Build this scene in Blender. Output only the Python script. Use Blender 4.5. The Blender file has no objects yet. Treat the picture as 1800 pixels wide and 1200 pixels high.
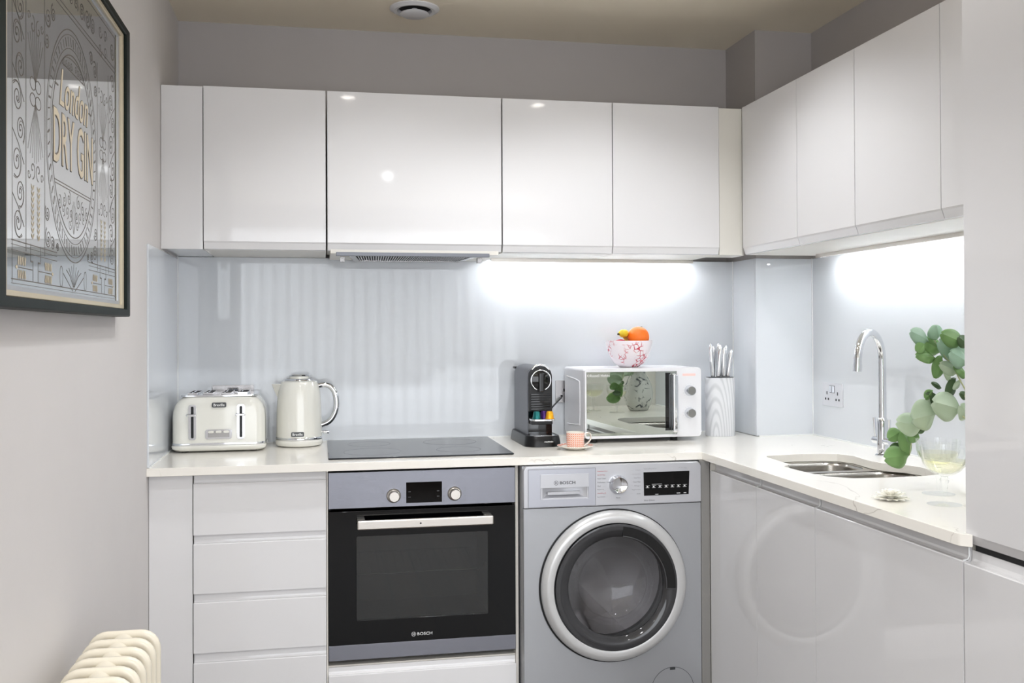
import bpy, bmesh, math, random
from mathutils import Vector, Matrix, geometry
random.seed(7)
PI = math.pi
scene = bpy.context.scene
COL = scene.collection

# ------------------------------------------------------------------ camera
cam_d = bpy.data.cameras.new('camera')
cam = bpy.data.objects.new('camera', cam_d); COL.objects.link(cam)
cam_d.sensor_width = 36.0
cam_d.lens = 1727.99 / 1800 * 36.0
cam_d.shift_x = (900 - 900.42) / 1800
cam_d.shift_y = (565.18 - 600) / 1800
cam_d.clip_start = 0.02
cam.matrix_world = (Matrix.Translation((0.5089, -3.7128, 1.3182)) @ Matrix.Rotation(-0.1934, 4, 'Z')
                    @ Matrix.Rotation(PI / 2 + 0.0086, 4, 'X') @ Matrix.Rotation(-0.0045, 4, 'Z'))
scene.camera = cam

# ------------------------------------------------------------------ world, exposure, large lights
world = bpy.data.worlds.new('world'); scene.world = world; world.use_nodes = True
world.node_tree.nodes['Background'].inputs[0].default_value = (0.80, 0.88, 1.0, 1)
world.node_tree.nodes['Background'].inputs[1].default_value = 0.8
scene.view_settings.view_transform = 'Standard'
scene.view_settings.look = 'None'
scene.view_settings.exposure = 0.85
scene.view_settings.gamma = 1.0
scene.view_settings.use_curve_mapping = False
scene.cycles.transparent_max_bounces = 32

LAMP_W = 15.0        # downlights
ROOM_W = 56.0        # rear ceiling lights, two of them added unseen for fill
LED_E = 33.0         # strip lights
WIN_W = 46.0         # daylight in the rear window

def area_light(name, loc, rot, sx, sy, watts, color, spread=PI):
    l = bpy.data.lights.new(name, 'AREA'); l.shape = 'RECTANGLE'; l.size = sx; l.size_y = sy
    l.energy = watts; l.color = color; l.spread = spread
    o = bpy.data.objects.new(name, l); COL.objects.link(o); o.location = loc; o.rotation_euler = rot
    return o
# daylight entering through the rear window (pane at y = -6.3)
area_light('window_daylight', (0.7, -6.24, 1.30), (PI / 2, 0, 0), 5.0, 1.9, WIN_W, (0.93, 0.96, 1.0))

# ------------------------------------------------------------------ materials
def lin(c):
    c = c / 255.0
    return c / 12.92 if c <= 0.04045 else ((c + 0.055) / 1.055) ** 2.4
def rgb(r, g, b): return (lin(r), lin(g), lin(b), 1.0)

def mat(name, col, rough=0.5, metal=0.0, ior=1.5, coat=0.0, trans=0.0, emis=None, es=0.0, spec=0.5, noise=0.0, nscale=30, bump=0.0, bscale=200, aniso=None):
    m = bpy.data.materials.new(name); m.use_nodes = True
    nt = m.node_tree; b = nt.nodes['Principled BSDF']
    b.inputs['Base Color'].default_value = col
    b.inputs['Roughness'].default_value = rough
    b.inputs['Metallic'].default_value = metal
    b.inputs['IOR'].default_value = ior
    b.inputs['Coat Weight'].default_value = coat
    b.inputs['Coat Roughness'].default_value = 0.02
    b.inputs['Transmission Weight'].default_value = trans
    b.inputs['Specular IOR Level'].default_value = spec
    if emis:
        b.inputs['Emission Color'].default_value = emis; b.inputs['Emission Strength'].default_value = es
    tc = nt.nodes.new('ShaderNodeTexCoord')
    if noise > 0:
        n = nt.nodes.new('ShaderNodeTexNoise'); n.inputs['Scale'].default_value = nscale; n.inputs['Detail'].default_value = 4
        r = nt.nodes.new('ShaderNodeMix'); r.data_type = 'RGBA'; r.blend_type = 'MULTIPLY'
        rr = nt.nodes.new('ShaderNodeMapRange'); rr.inputs[1].default_value = 0.3; rr.inputs[2].default_value = 0.7
        rr.inputs[3].default_value = 1 - noise; rr.inputs[4].default_value = 1.0
        nt.links.new(tc.outputs['Object'], n.inputs['Vector']); nt.links.new(n.outputs['Fac'], rr.inputs[0])
        r.inputs[0].default_value = 1.0; r.inputs[6].default_value = col
        nt.links.new(rr.outputs[0], r.inputs[7]); nt.links.new(r.outputs[2], b.inputs['Base Color'])
    if bump > 0:
        n2 = nt.nodes.new('ShaderNodeTexNoise'); n2.inputs['Scale'].default_value = bscale
        if aniso:
            mp = nt.nodes.new('ShaderNodeMapping'); mp.inputs['Scale'].default_value = aniso
            nt.links.new(tc.outputs['Object'], mp.inputs[0]); nt.links.new(mp.outputs[0], n2.inputs['Vector'])
        else:
            nt.links.new(tc.outputs['Object'], n2.inputs['Vector'])
        bp = nt.nodes.new('ShaderNodeBump'); bp.inputs['Strength'].default_value = bump; bp.inputs['Distance'].default_value = 0.001
        nt.links.new(n2.outputs['Fac'], bp.inputs['Height']); nt.links.new(bp.outputs[0], b.inputs['Normal'])
    return m

M = {}
M['wall'] = mat('wall_paint', rgb(219, 215, 213), 0.75, noise=0.02, nscale=6, bump=0.12, bscale=90)
M['wallshade'] = mat('shaded_wall_paint', rgb(182, 177, 175), 0.75, noise=0.02, nscale=6, bump=0.12, bscale=90)  # wall paint darkened to carry the shade above the wall cabinets
M['ceiling'] = mat('ceiling_paint', rgb(248, 238, 219), 0.8, noise=0.02, nscale=5)
M['door'] = mat('gloss_white_lacquer', rgb(230, 229, 230), 0.05)
M['carcass'] = mat('white_melamine', rgb(226, 222, 214), 0.35)
M['cream_edge'] = mat('cream_filler', rgb(230, 227, 219), 0.4)
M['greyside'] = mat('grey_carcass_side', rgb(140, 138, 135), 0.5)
M['void'] = mat('dark_gap', rgb(40, 40, 42), 0.8)
M['glasssplash'] = mat('back_painted_glass', rgb(216, 220, 225), 0.03, ior=1.45)
M['silicone'] = mat('white_silicone', rgb(236, 238, 238), 0.4)
M['steel'] = mat('brushed_steel', rgb(178, 176, 176), 0.26, 1.0, bump=0.25, bscale=60, aniso=(1, 1, 40))
M['steel_oven'] = mat('brushed_oven_steel', rgb(134, 135, 143), 0.36, 1.0, bump=0.25, bscale=60, aniso=(1, 1, 40))
M['satin'] = mat('satin_metal', rgb(208, 203, 196), 0.32, 0.9)
M['platesteel'] = mat('bright_plate_steel', rgb(222, 222, 226), 0.3, 0.5)
M['knife'] = mat('polished_knife_steel', rgb(222, 223, 226), 0.16, 0.85)
M['chrome'] = mat('chrome', rgb(226, 228, 232), 0.05, 1.0)
M['sinksteel'] = mat('sink_steel', rgb(170, 166, 160), 0.22, 1.0, bump=0.15, bscale=80, aniso=(1, 1, 20))
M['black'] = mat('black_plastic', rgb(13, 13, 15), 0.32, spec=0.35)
M['blackgloss'] = mat('black_gloss', rgb(10, 10, 11), 0.03)
M['blackglass'] = mat('black_glass', rgb(4, 4, 5), 0.03, ior=1.36)
M['hob'] = mat('hob_ceramic_glass', rgb(26, 29, 34), 0.08, ior=1.36)
M['rubber'] = mat('dark_rubber', rgb(30, 30, 30), 0.7)
M['cream'] = mat('cream_enamel', rgb(226, 225, 217), 0.12, coat=0.3)
M['rad'] = mat('radiator_cream_enamel', rgb(238, 230, 212), 0.22)
M['badge'] = mat('badge_grey', rgb(62, 64, 66), 0.3)
M['white_print'] = mat('white_print', rgb(235, 235, 235), 0.5)
M['grey_print'] = mat('grey_print', rgb(120, 122, 126), 0.5)
M['pale_print'] = mat('pale_grey_print', rgb(170, 172, 176), 0.5)
M['dark_print'] = mat('dark_print', rgb(50, 50, 54), 0.5)
M['red_print'] = mat('red_print', rgb(190, 60, 70), 0.5)
M['pink_print'] = mat('pink_print', rgb(246, 205, 198), 0.5)
M['silver'] = mat('silver_painted_steel', rgb(176, 178, 182), 0.32, 0.4)
M['silver_pl'] = mat('silver_plastic', rgb(200, 201, 206), 0.28, 0.35)
M['ring'] = mat('silver_door_ring', rgb(206, 206, 206), 0.28, 0.25)
M['mw'] = mat('white_microwave_shell', rgb(228, 228, 231), 0.25)
M['mirror'] = mat('mirrored_door_glass', rgb(184, 189, 184), 0.01, 1.0)
M['knobgrey'] = mat('grey_knob_cap', rgb(128, 128, 126), 0.3, 0.3)
M['greypanel'] = mat('grey_side_panel', rgb(112, 114, 120), 0.38, 0.5)
M['leafstem'] = mat('pale_stem', rgb(176, 180, 140), 0.6)
M['orange'] = mat('orange_peel', rgb(245, 120, 25), 0.45, bump=0.5, bscale=260)
M['banana'] = mat('banana_skin', rgb(232, 200, 40), 0.5, noise=0.15, nscale=40)
M['bananatip'] = mat('banana_tip', rgb(60, 50, 26), 0.7)
M['fruitred'] = mat('red_fruit_skin', rgb(200, 20, 60), 0.4)
M['diff_led'] = mat('led_diffuser', rgb(250, 250, 250), 0.4, emis=(0.94, 0.97, 1.0, 1), es=LED_E)
M['lamp_e'] = mat('lamp_lens', rgb(255, 255, 255), 0.4, emis=(1, 0.93, 0.84, 1), es=14)
M['pane'] = mat('window_daylight_pane', rgb(240, 245, 250), 0.3, emis=(0.9, 0.95, 1.0, 1), es=0.7)
M['blind'] = mat('pale_blind_fabric', rgb(205, 205, 208), 0.8)
M['framegreen'] = mat('dark_green_frame_wood', rgb(14, 27, 23), 0.5, spec=0.2, noise=0.3, nscale=50)
M['gilt'] = mat('pale_gilt_slip', rgb(204, 192, 166), 0.4, 0.2)
M['ornament'] = mat('bronze_line_print', rgb(104, 96, 86), 0.4, 0.3)
M['goldprint'] = mat('gold_print', rgb(208, 194, 168), 0.45, 0.2)
M['printmirror'] = mat('silvered_print', rgb(216, 220, 222), 0.02, 0.92, noise=0.05, nscale=8)
M['teal'] = mat('teal_pod_foil', rgb(30, 110, 110), 0.25, 0.6)
M['purple'] = mat('purple_pod_foil', rgb(72, 40, 110), 0.25, 0.6)
M['yellow'] = mat('yellow_pod_foil', rgb(244, 176, 30), 0.3, 0.5)
M['petal'] = mat('ivory_petal', rgb(250, 247, 236), 0.6)
M['plinth'] = mat('plinth_white', rgb(205, 204, 203), 0.3)

def glass_mat(name, col, rough=0.0, ior=1.45, mixt=0.0):
    """clear glass: refraction mixed with straight transparency so that thin walls stay bright"""
    m = bpy.data.materials.new(name); m.use_nodes = True; nt = m.node_tree; nt.nodes.clear()
    out = nt.nodes.new('ShaderNodeOutputMaterial'); tr = nt.nodes.new('ShaderNodeBsdfTransparent'); tr.inputs[0].default_value = col
    gl = nt.nodes.new('ShaderNodeBsdfGlossy'); gl.inputs['Roughness'].default_value = rough; gl.inputs[0].default_value = (1, 1, 1, 1)
    lw = nt.nodes.new('ShaderNodeLayerWeight'); lw.inputs[0].default_value = 0.5
    pw = nt.nodes.new('ShaderNodeMath'); pw.operation = 'POWER'; pw.inputs[1].default_value = 3.5
    fr = nt.nodes.new('ShaderNodeMath'); fr.operation = 'MULTIPLY_ADD'; fr.inputs[1].default_value = 0.6; fr.inputs[2].default_value = 0.05
    nt.links.new(lw.outputs['Facing'], pw.inputs[0]); nt.links.new(pw.outputs[0], fr.inputs[0])
    mx = nt.nodes.new('ShaderNodeMixShader')
    nt.links.new(fr.outputs[0], mx.inputs[0]); nt.links.new(tr.outputs[0], mx.inputs[1]); nt.links.new(gl.outputs[0], mx.inputs[2])
    nt.links.new(mx.outputs[0], out.inputs[0])
    return m
M['clear'] = glass_mat('clear_cut_glass', (0.985, 0.99, 0.988, 1), 0.02, 1.5)
M['wine'] = glass_mat('pale_wine', (0.975, 0.965, 0.84, 1), 0.0, 1.33)
M['ovenwin'] = glass_mat('tinted_oven_window', (0.44, 0.45, 0.44, 1), 0.02, 1.5)
M['washglass'] = glass_mat('smoked_door_glass', (0.78, 0.78, 0.79, 1), 0.02, 1.55)
M['bowlinner'] = glass_mat('clear_bowl_glass', (0.86, 0.87, 0.90, 1), 0.02, 1.5)

def worktop_mat():
    m = mat('white_quartz_with_fine_veins', rgb(246, 242, 234), 0.14)
    nt = m.node_tree; b = nt.nodes['Principled BSDF']
    tc = nt.nodes.new('ShaderNodeTexCoord')
    n = nt.nodes.new('ShaderNodeTexNoise'); n.inputs['Scale'].default_value = 2.2; n.inputs['Detail'].default_value = 5; n.inputs['Distortion'].default_value = 0.7
    ab = nt.nodes.new('ShaderNodeMath'); ab.operation = 'SUBTRACT'; ab.inputs[1].default_value = 0.5
    a2 = nt.nodes.new('ShaderNodeMath'); a2.operation = 'ABSOLUTE'
    mr = nt.nodes.new('ShaderNodeMapRange'); mr.inputs[1].default_value = 0.0; mr.inputs[2].default_value = 0.0035; mr.inputs[3].default_value = 1.0; mr.inputs[4].default_value = 0.0
    n2 = nt.nodes.new('ShaderNodeTexNoise'); n2.inputs['Scale'].default_value = 4.0
    m2 = nt.nodes.new('ShaderNodeMapRange'); m2.inputs[1].default_value = 0.5; m2.inputs[2].default_value = 0.62
    mul = nt.nodes.new('ShaderNodeMath'); mul.operation = 'MULTIPLY'
    m3 = nt.nodes.new('ShaderNodeMath'); m3.operation = 'MULTIPLY'; m3.inputs[1].default_value = 0.5
    mx = nt.nodes.new('ShaderNodeMix'); mx.data_type = 'RGBA'; mx.inputs[6].default_value = rgb(246, 242, 234); mx.inputs[7].default_value = rgb(150, 138, 122)
    L = nt.links
    L.new(tc.outputs['Object'], n.inputs['Vector']); L.new(tc.outputs['Object'], n2.inputs['Vector'])
    L.new(n.outputs['Fac'], ab.inputs[0]); L.new(ab.outputs[0], a2.inputs[0]); L.new(a2.outputs[0], mr.inputs[0])
    L.new(n2.outputs['Fac'], m2.inputs[0]); L.new(mr.outputs[0], mul.inputs[0]); L.new(m2.outputs[0], mul.inputs[1])
    L.new(mul.outputs[0], m3.inputs[0]); L.new(m3.outputs[0], mx.inputs[0]); L.new(mx.outputs[2], b.inputs['Base Color'])
    return m
M['worktop'] = worktop_mat()

def plank_mat():
    m = mat('grey_brown_floor_boards', rgb(120, 108, 96), 0.35)
    nt = m.node_tree; b = nt.nodes['Principled BSDF']; L = nt.links
    tc = nt.nodes.new('ShaderNodeTexCoord'); br = nt.nodes.new('ShaderNodeTexBrick')
    mp = nt.nodes.new('ShaderNodeMapping'); mp.inputs['Rotation'].default_value = (0, 0, PI / 2)
    br.inputs['Color1'].default_value = rgb(84, 70, 58); br.inputs['Color2'].default_value = rgb(68, 57, 48); br.inputs['Mortar'].default_value = rgb(30, 26, 24)
    br.inputs['Scale'].default_value = 1.0; br.inputs['Brick Width'].default_value = 1.6; br.inputs['Row Height'].default_value = 0.16; br.inputs['Mortar Size'].default_value = 0.004
    L.new(tc.outputs['Object'], mp.inputs[0]); L.new(mp.outputs[0], br.inputs['Vector']); L.new(br.outputs['Color'], b.inputs['Base Color'])
    return m
M['floor'] = plank_mat()

def voronoi_bowl_mat():
    m = mat('white_glass_with_red_veins', rgb(236, 228, 232), 0.08)
    nt = m.node_tree; b = nt.nodes['Principled BSDF']; L = nt.links
    tc = nt.nodes.new('ShaderNodeTexCoord'); v = nt.nodes.new('ShaderNodeTexVoronoi'); v.feature = 'DISTANCE_TO_EDGE'; v.inputs['Scale'].default_value = 62
    mr = nt.nodes.new('ShaderNodeMapRange'); mr.inputs[1].default_value = 0.04; mr.inputs[2].default_value = 0.10; mr.inputs[3].default_value = 1; mr.inputs[4].default_value = 0
    n = nt.nodes.new('ShaderNodeTexNoise'); n.inputs['Scale'].default_value = 20
    m2 = nt.nodes.new('ShaderNodeMapRange'); m2.inputs[1].default_value = 0.50; m2.inputs[2].default_value = 0.60
    mul = nt.nodes.new('ShaderNodeMath'); mul.operation = 'MULTIPLY'
    mx = nt.nodes.new('ShaderNodeMix'); mx.data_type = 'RGBA'; mx.inputs[6].default_value = rgb(240, 232, 236); mx.inputs[7].default_value = rgb(196, 34, 62)
    L.new(tc.outputs['Object'], v.inputs['Vector']); L.new(tc.outputs['Object'], n.inputs['Vector'])
    L.new(v.outputs['Distance'], mr.inputs[0]); L.new(n.outputs['Fac'], m2.inputs[0]); L.new(mr.outputs[0], mul.inputs[0]); L.new(m2.outputs[0], mul.inputs[1])
    L.new(mul.outputs[0], mx.inputs[0]); L.new(mx.outputs[2], b.inputs['Base Color'])
    return m
M['bowl'] = voronoi_bowl_mat()

def vase_mat():
    m = mat('mottled_grey_vase_glass', rgb(190, 190, 188), 0.12)
    nt = m.node_tree; b = nt.nodes['Principled BSDF']; L = nt.links
    tc = nt.nodes.new('ShaderNodeTexCoord'); n = nt.nodes.new('ShaderNodeTexNoise'); n.inputs['Scale'].default_value = 26; n.inputs['Detail'].default_value = 3; n.inputs['Distortion'].default_value = 1.5
    cr = nt.nodes.new('ShaderNodeMapRange'); cr.inputs[1].default_value = 0.56; cr.inputs[2].default_value = 0.64
    mx = nt.nodes.new('ShaderNodeMix'); mx.data_type = 'RGBA'; mx.inputs[6].default_value = rgb(206, 206, 202); mx.inputs[7].default_value = rgb(86, 90, 96)
    L.new(tc.outputs['Object'], n.inputs['Vector']); L.new(n.outputs['Fac'], cr.inputs[0]); L.new(cr.outputs[0], mx.inputs[0]); L.new(mx.outputs[2], b.inputs['Base Color'])
    return m
M['vase'] = vase_mat()

def lattice_mat():
    m = mat('orange_lattice_china', rgb(245, 240, 232), 0.15)
    nt = m.node_tree; b = nt.nodes['Principled BSDF']; L = nt.links
    uv = nt.nodes.new('ShaderNodeTexCoord'); br = nt.nodes.new('ShaderNodeTexBrick')
    sep = nt.nodes.new('ShaderNodeSeparateXYZ'); at = nt.nodes.new('ShaderNodeMath'); at.operation = 'ARCTAN2'
    sc = nt.nodes.new('ShaderNodeMath'); sc.operation = 'MULTIPLY'; sc.inputs[1].default_value = 0.03
    cb = nt.nodes.new('ShaderNodeCombineXYZ')
    L.new(uv.outputs['Object'], sep.inputs[0]); L.new(sep.outputs[1], at.inputs[0]); L.new(sep.outputs[0], at.inputs[1]); L.new(at.outputs[0], sc.inputs[0])
    ad = nt.nodes.new('ShaderNodeMath'); ad.operation = 'ADD'; sb = nt.nodes.new('ShaderNodeMath'); sb.operation = 'SUBTRACT'
    L.new(sc.outputs[0], ad.inputs[0]); L.new(sep.outputs[2], ad.inputs[1]); L.new(sc.outputs[0], sb.inputs[0]); L.new(sep.outputs[2], sb.inputs[1])
    L.new(ad.outputs[0], cb.inputs[0]); L.new(sb.outputs[0], cb.inputs[1]); L.new(cb.outputs[0], br.inputs['Vector'])
    br.inputs['Scale'].default_value = 1; br.inputs['Brick Width'].default_value = 0.014; br.inputs['Row Height'].default_value = 0.007; br.inputs['Mortar Size'].default_value = 0.0012
    br.inputs['Color1'].default_value = rgb(214, 112, 74); br.inputs['Color2'].default_value = rgb(222, 130, 92); br.inputs['Mortar'].default_value = rgb(250, 244, 236)
    L.new(br.outputs['Color'], b.inputs['Base Color'])
    return m
M['lattice'] = lattice_mat()
M['china'] = mat('cream_china', rgb(246, 242, 232), 0.12)

def grain_mat():
    m = mat('pale_grey_wood_grain', rgb(222, 222, 222), 0.4)
    nt = m.node_tree; b = nt.nodes['Principled BSDF']; L = nt.links
    tc = nt.nodes.new('ShaderNodeTexCoord'); mp = nt.nodes.new('ShaderNodeMapping'); mp.inputs['Scale'].default_value = (1, 1, 0.22); mp.inputs['Location'].default_value = (0.03, 0, 0.0)
    w = nt.nodes.new('ShaderNodeTexWave'); w.wave_type = 'RINGS'; w.rings_direction = 'Y'; w.inputs['Scale'].default_value = 30; w.inputs['Distortion'].default_value = 2.0; w.inputs['Detail'].default_value = 1; w.inputs['Detail Scale'].default_value = 0.8
    cr = nt.nodes.new('ShaderNodeMapRange'); cr.inputs[1].default_value = 0.0; cr.inputs[2].default_value = 0.6
    mx = nt.nodes.new('ShaderNodeMix'); mx.data_type = 'RGBA'; mx.inputs[6].default_value = rgb(200, 202, 205); mx.inputs[7].default_value = rgb(222, 223, 226)
    L.new(tc.outputs['Object'], mp.inputs[0]); L.new(mp.outputs[0], w.inputs['Vector']); L.new(w.outputs['Fac'], cr.inputs[0]); L.new(cr.outputs[0], mx.inputs[0]); L.new(mx.outputs[2], b.inputs['Base Color'])
    return m
M['grain'] = grain_mat()

def leaf_mat(name, c1, c2):
    m = mat(name, c1, 0.42)
    nt = m.node_tree; b = nt.nodes['Principled BSDF']; L = nt.links
    tc = nt.nodes.new('ShaderNodeTexCoord'); n = nt.nodes.new('ShaderNodeTexNoise'); n.inputs['Scale'].default_value = 25
    mx = nt.nodes.new('ShaderNodeMix'); mx.data_type = 'RGBA'; mx.inputs[6].default_value = c1; mx.inputs[7].default_value = c2
    L.new(tc.outputs['Object'], n.inputs['Vector']); L.new(n.outputs['Fac'], mx.inputs[0]); L.new(mx.outputs[2], b.inputs['Base Color'])
    b.inputs['Subsurface Weight'].default_value = 0.0
    out = nt.nodes['Material Output']; tl = nt.nodes.new('ShaderNodeBsdfTranslucent'); ms = nt.nodes.new('ShaderNodeMixShader'); ms.inputs[0].default_value = 0.3
    L.new(mx.outputs[2], tl.inputs[0]); L.new(b.outputs[0], ms.inputs[1]); L.new(tl.outputs[0], ms.inputs[2]); L.new(ms.outputs[0], out.inputs[0])
    return m
M['leaf_d'] = leaf_mat('green_leaf', rgb(108, 150, 84), rgb(146, 182, 120))
M['leaf_p'] = leaf_mat('silvery_leaf', rgb(184, 204, 174), rgb(206, 220, 200))
M['leaf_g'] = leaf_mat('blue_green_leaf', rgb(146, 184, 152), rgb(184, 210, 192))
M['leaf_k'] = leaf_mat('deep_green_leaf', rgb(76, 104, 68), rgb(100, 126, 88))

# ------------------------------------------------------------------ mesh building
class B:
    def __init__(s): s.bm = bmesh.new()
    def _faces(s, vs, fs):
        v = [s.bm.verts.new(p) for p in vs]
        for f in fs:
            try: s.bm.faces.new([v[i] for i in f])
            except ValueError: pass
        return s
    def box(s, x0, x1, y0, y1, z0, z1):
        x0, x1 = min(x0, x1), max(x0, x1); y0, y1 = min(y0, y1), max(y0, y1); z0, z1 = min(z0, z1), max(z0, z1)
        return s._faces([(x0, y0, z0), (x1, y0, z0), (x1, y1, z0), (x0, y1, z0), (x0, y0, z1), (x1, y0, z1), (x1, y1, z1), (x0, y1, z1)],
                        [(0, 3, 2, 1), (4, 5, 6, 7), (0, 1, 5, 4), (1, 2, 6, 5), (2, 3, 7, 6), (3, 0, 4, 7)])
    def prism(s, poly, axis, a, b):
        """poly of 2-D points; axis X: (y,z), Y: (x,z), Z: (x,y)"""
        n = len(poly)
        def P(p, t):
            return {'X': (t, p[0], p[1]), 'Y': (p[0], t, p[1]), 'Z': (p[0], p[1], t)}[axis]
        vs = [P(p, a) for p in poly] + [P(p, b) for p in poly]
        fs = [tuple(range(n)), tuple(range(2 * n - 1, n - 1, -1))] + [(i, (i + 1) % n, n + (i + 1) % n, n + i) for i in range(n)]
        return s._faces(vs, fs)
    def plate(s, outer, holes, axis, a, b):
        """prism with holes"""
        loops = [outer] + holes
        tri = geometry.tessellate_polygon([[Vector((p[0], p[1], 0)) for p in l] for l in loops])
        flat = [p for l in loops for p in l]; n = len(flat)
        def P(p, t):
            return {'X': (t, p[0], p[1]), 'Y': (p[0], t, p[1]), 'Z': (p[0], p[1], t)}[axis]
        vs = [P(p, a) for p in flat] + [P(p, b) for p in flat]
        fs = [tuple(t) for t in tri] + [tuple(n + i for i in reversed(t)) for t in tri]
        k = 0
        for l in loops:
            m = len(l)
            fs += [(k + i, k + (i + 1) % m, n + k + (i + 1) % m, n + k + i) for i in range(m)]
            k += m
        return s._faces(vs, fs)
    def lathe(s, prof, c=(0, 0, 0), axis='Z', seg=48, closed=False):
        rings = []
        for r, t in prof:
            ring = []
            for i in range(seg):
                a = 2 * PI * i / seg; x, y = r * math.cos(a), r * math.sin(a)
                p = {'Z': (x, y, t), 'Y': (x, t, y), 'X': (t, x, y)}[axis]
                ring.append(s.bm.verts.new((c[0] + p[0], c[1] + p[1], c[2] + p[2])))
            rings.append(ring)
        m = len(rings)
        for k in range(m if closed else m - 1):
            A, Bq = rings[k], rings[(k + 1) % m]
            for i in range(seg):
                s.bm.faces.new((A[i], A[(i + 1) % seg], Bq[(i + 1) % seg], Bq[i]))
        if not closed:
            s.bm.faces.new(rings[0][::-1]); s.bm.faces.new(rings[-1])
        return s
    def tube(s, pts, r, seg=12, caps=True):
        pts = [Vector(p) for p in pts]; n = len(pts)
        rr = r if isinstance(r, (list, tuple)) else [r] * n
        t0 = (pts[1] - pts[0]).normalized()
        up = Vector((0, 0, 1)) if abs(t0.z) < 0.9 else Vector((1, 0, 0))
        u = t0.cross(up).normalized(); rings = []
        for i, p in enumerate(pts):
            t = (pts[min(i + 1, n - 1)] - pts[max(i - 1, 0)]).normalized()
            u = (u - t * u.dot(t)).normalized(); w = t.cross(u)
            rings.append([s.bm.verts.new(p + (u * math.cos(2 * PI * k / seg) + w * math.sin(2 * PI * k / seg)) * rr[i]) for k in range(seg)])
        for i in range(n - 1):
            for k in range(seg):
                s.bm.faces.new((rings[i][k], rings[i][(k + 1) % seg], rings[i + 1][(k + 1) % seg], rings[i + 1][k]))
        if caps: s.bm.faces.new(rings[0][::-1]); s.bm.faces.new(rings[-1])
        return s
    def sphere(s, c, r, sc=(1, 1, 1), seg=32):
        prof = [(r * math.sin(PI * i / 16) if 0 < i < 16 else 1e-4, -r * math.cos(PI * i / 16)) for i in range(17)]
        n0 = len(s.bm.verts); s.lathe(prof, (0, 0, 0), 'Z', seg); s.bm.verts.ensure_lookup_table()
        for v in s.bm.verts[n0:]:
            v.co = Vector((c[0] + v.co.x * sc[0], c[1] + v.co.y * sc[1], c[2] + v.co.z * sc[2]))
        return s
    def rot(s, ang, axis, c=(0, 0, 0)):
        bmesh.ops.rotate(s.bm, verts=s.bm.verts, cent=c, matrix=Matrix.Rotation(ang, 3, axis)); return s

ORI = {}
def finish(ob, smooth):
    me = ob.data
    if smooth:
        for p in me.polygons: p.use_smooth = True
        me.set_sharp_from_angle(angle=math.radians(38))
def make(name, b, m, parent=None, bevel=0.0, smooth=True, seg=3, local=False):
    bm = b.bm
    bmesh.ops.recalc_face_normals(bm, faces=bm.faces)
    me = bpy.data.meshes.new(name)
    if parent is None:
        xs = [v.co for v in bm.verts]
        o = Vector(((min(v.x for v in xs) + max(v.x for v in xs)) / 2, (min(v.y for v in xs) + max(v.y for v in xs)) / 2, min(v.z for v in xs)))
        if local: o = Vector((0, 0, 0))
    else:
        o = ORI[parent.name]
    for v in bm.verts: v.co -= o
    bm.to_mesh(me); bm.free()
    ob = bpy.data.objects.new(name, me); COL.objects.link(ob)
    me.materials.append(m if not isinstance(m, str) else M[m])
    if parent is None: ob.location = o; ORI[ob.name] = o.copy()
    else: ob.parent = parent; ORI[ob.name] = o.copy()
    finish(ob, smooth)
    if bevel > 0:
        bv = ob.modifiers.new('bevel', 'BEVEL'); bv.width = bevel; bv.segments = seg; bv.limit_method = 'ANGLE'; bv.angle_limit = math.radians(40); bv.harden_normals = True
    return ob
def thing(name, label, cat, loc=(0, 0, 0), rotz=0.0, group=None, local=False):
    o = bpy.data.objects.new(name, None); COL.objects.link(o); o.location = loc; o.rotation_euler = (0, 0, rotz)
    o.empty_display_size = 0.05
    o['label'] = label; o['category'] = cat
    if group: o['group'] = group
    ORI[o.name] = Vector((0, 0, 0)) if local else Vector(loc)
    return o
def tag(o, label, cat, group=None):
    o['label'] = label; o['category'] = cat
    if group: o['group'] = group
    return o
def struct(name, b, m, bevel=0.0):
    o = make(name, b, m, None, bevel); o['kind'] = 'structure'; return o
def text(name, body, h, m, parent, width=None, loc=(0, 0, 0), face='-Y', shear=0.0, bold=0.0, label=None, ext=0.0003):
    """lettering turned into a thin mesh; loc is its centre; face = direction it faces (-Y or +X)"""
    cu = bpy.data.curves.new(name, 'FONT'); cu.body = body; cu.size = 1.0; cu.shear = shear; cu.offset = bold; cu.extrude = 0.0; cu.resolution_u = 3
    t = bpy.data.objects.new('tmp', cu); COL.objects.link(t)
    dg = bpy.context.evaluated_depsgraph_get(); me = bpy.data.meshes.new_from_object(t.evaluated_get(dg))
    COL.objects.unlink(t); bpy.data.objects.remove(t)
    xs = [v.co.x for v in me.vertices]; ys = [v.co.y for v in me.vertices]
    x0, x1, y0, y1 = min(xs), max(xs), min(ys), max(ys); sy = h / (y1 - y0); sx = sy if width is None else width / (x1 - x0)
    o = ORI[parent.name]
    bm = bmesh.new(); bm.from_mesh(me); bpy.data.meshes.remove(me)
    r = bmesh.ops.extrude_face_region(bm, geom=bm.faces[:]); 
    for v in [g for g in r['geom'] if isinstance(g, bmesh.types.BMVert)]: v.co.z += 1.0
    for v in bm.verts:
        a = (v.co.x - (x0 + x1) / 2) * sx; b = (v.co.y - (y0 + y1) / 2) * sy; c = v.co.z * ext
        p = Vector((a, -c, b)) if face == '-Y' else Vector((c, a, b))
        v.co = p + Vector(loc) - o
    bmesh.ops.recalc_face_normals(bm, faces=bm.faces)
    me2 = bpy.data.meshes.new(name); bm.to_mesh(me2); bm.free()
    ob = bpy.data.objects.new(name, me2); COL.objects.link(ob); me2.materials.append(M[m]); ob.parent = parent; ORI[ob.name] = o.copy()
    if label: ob['label'] = label
    return ob
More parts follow.
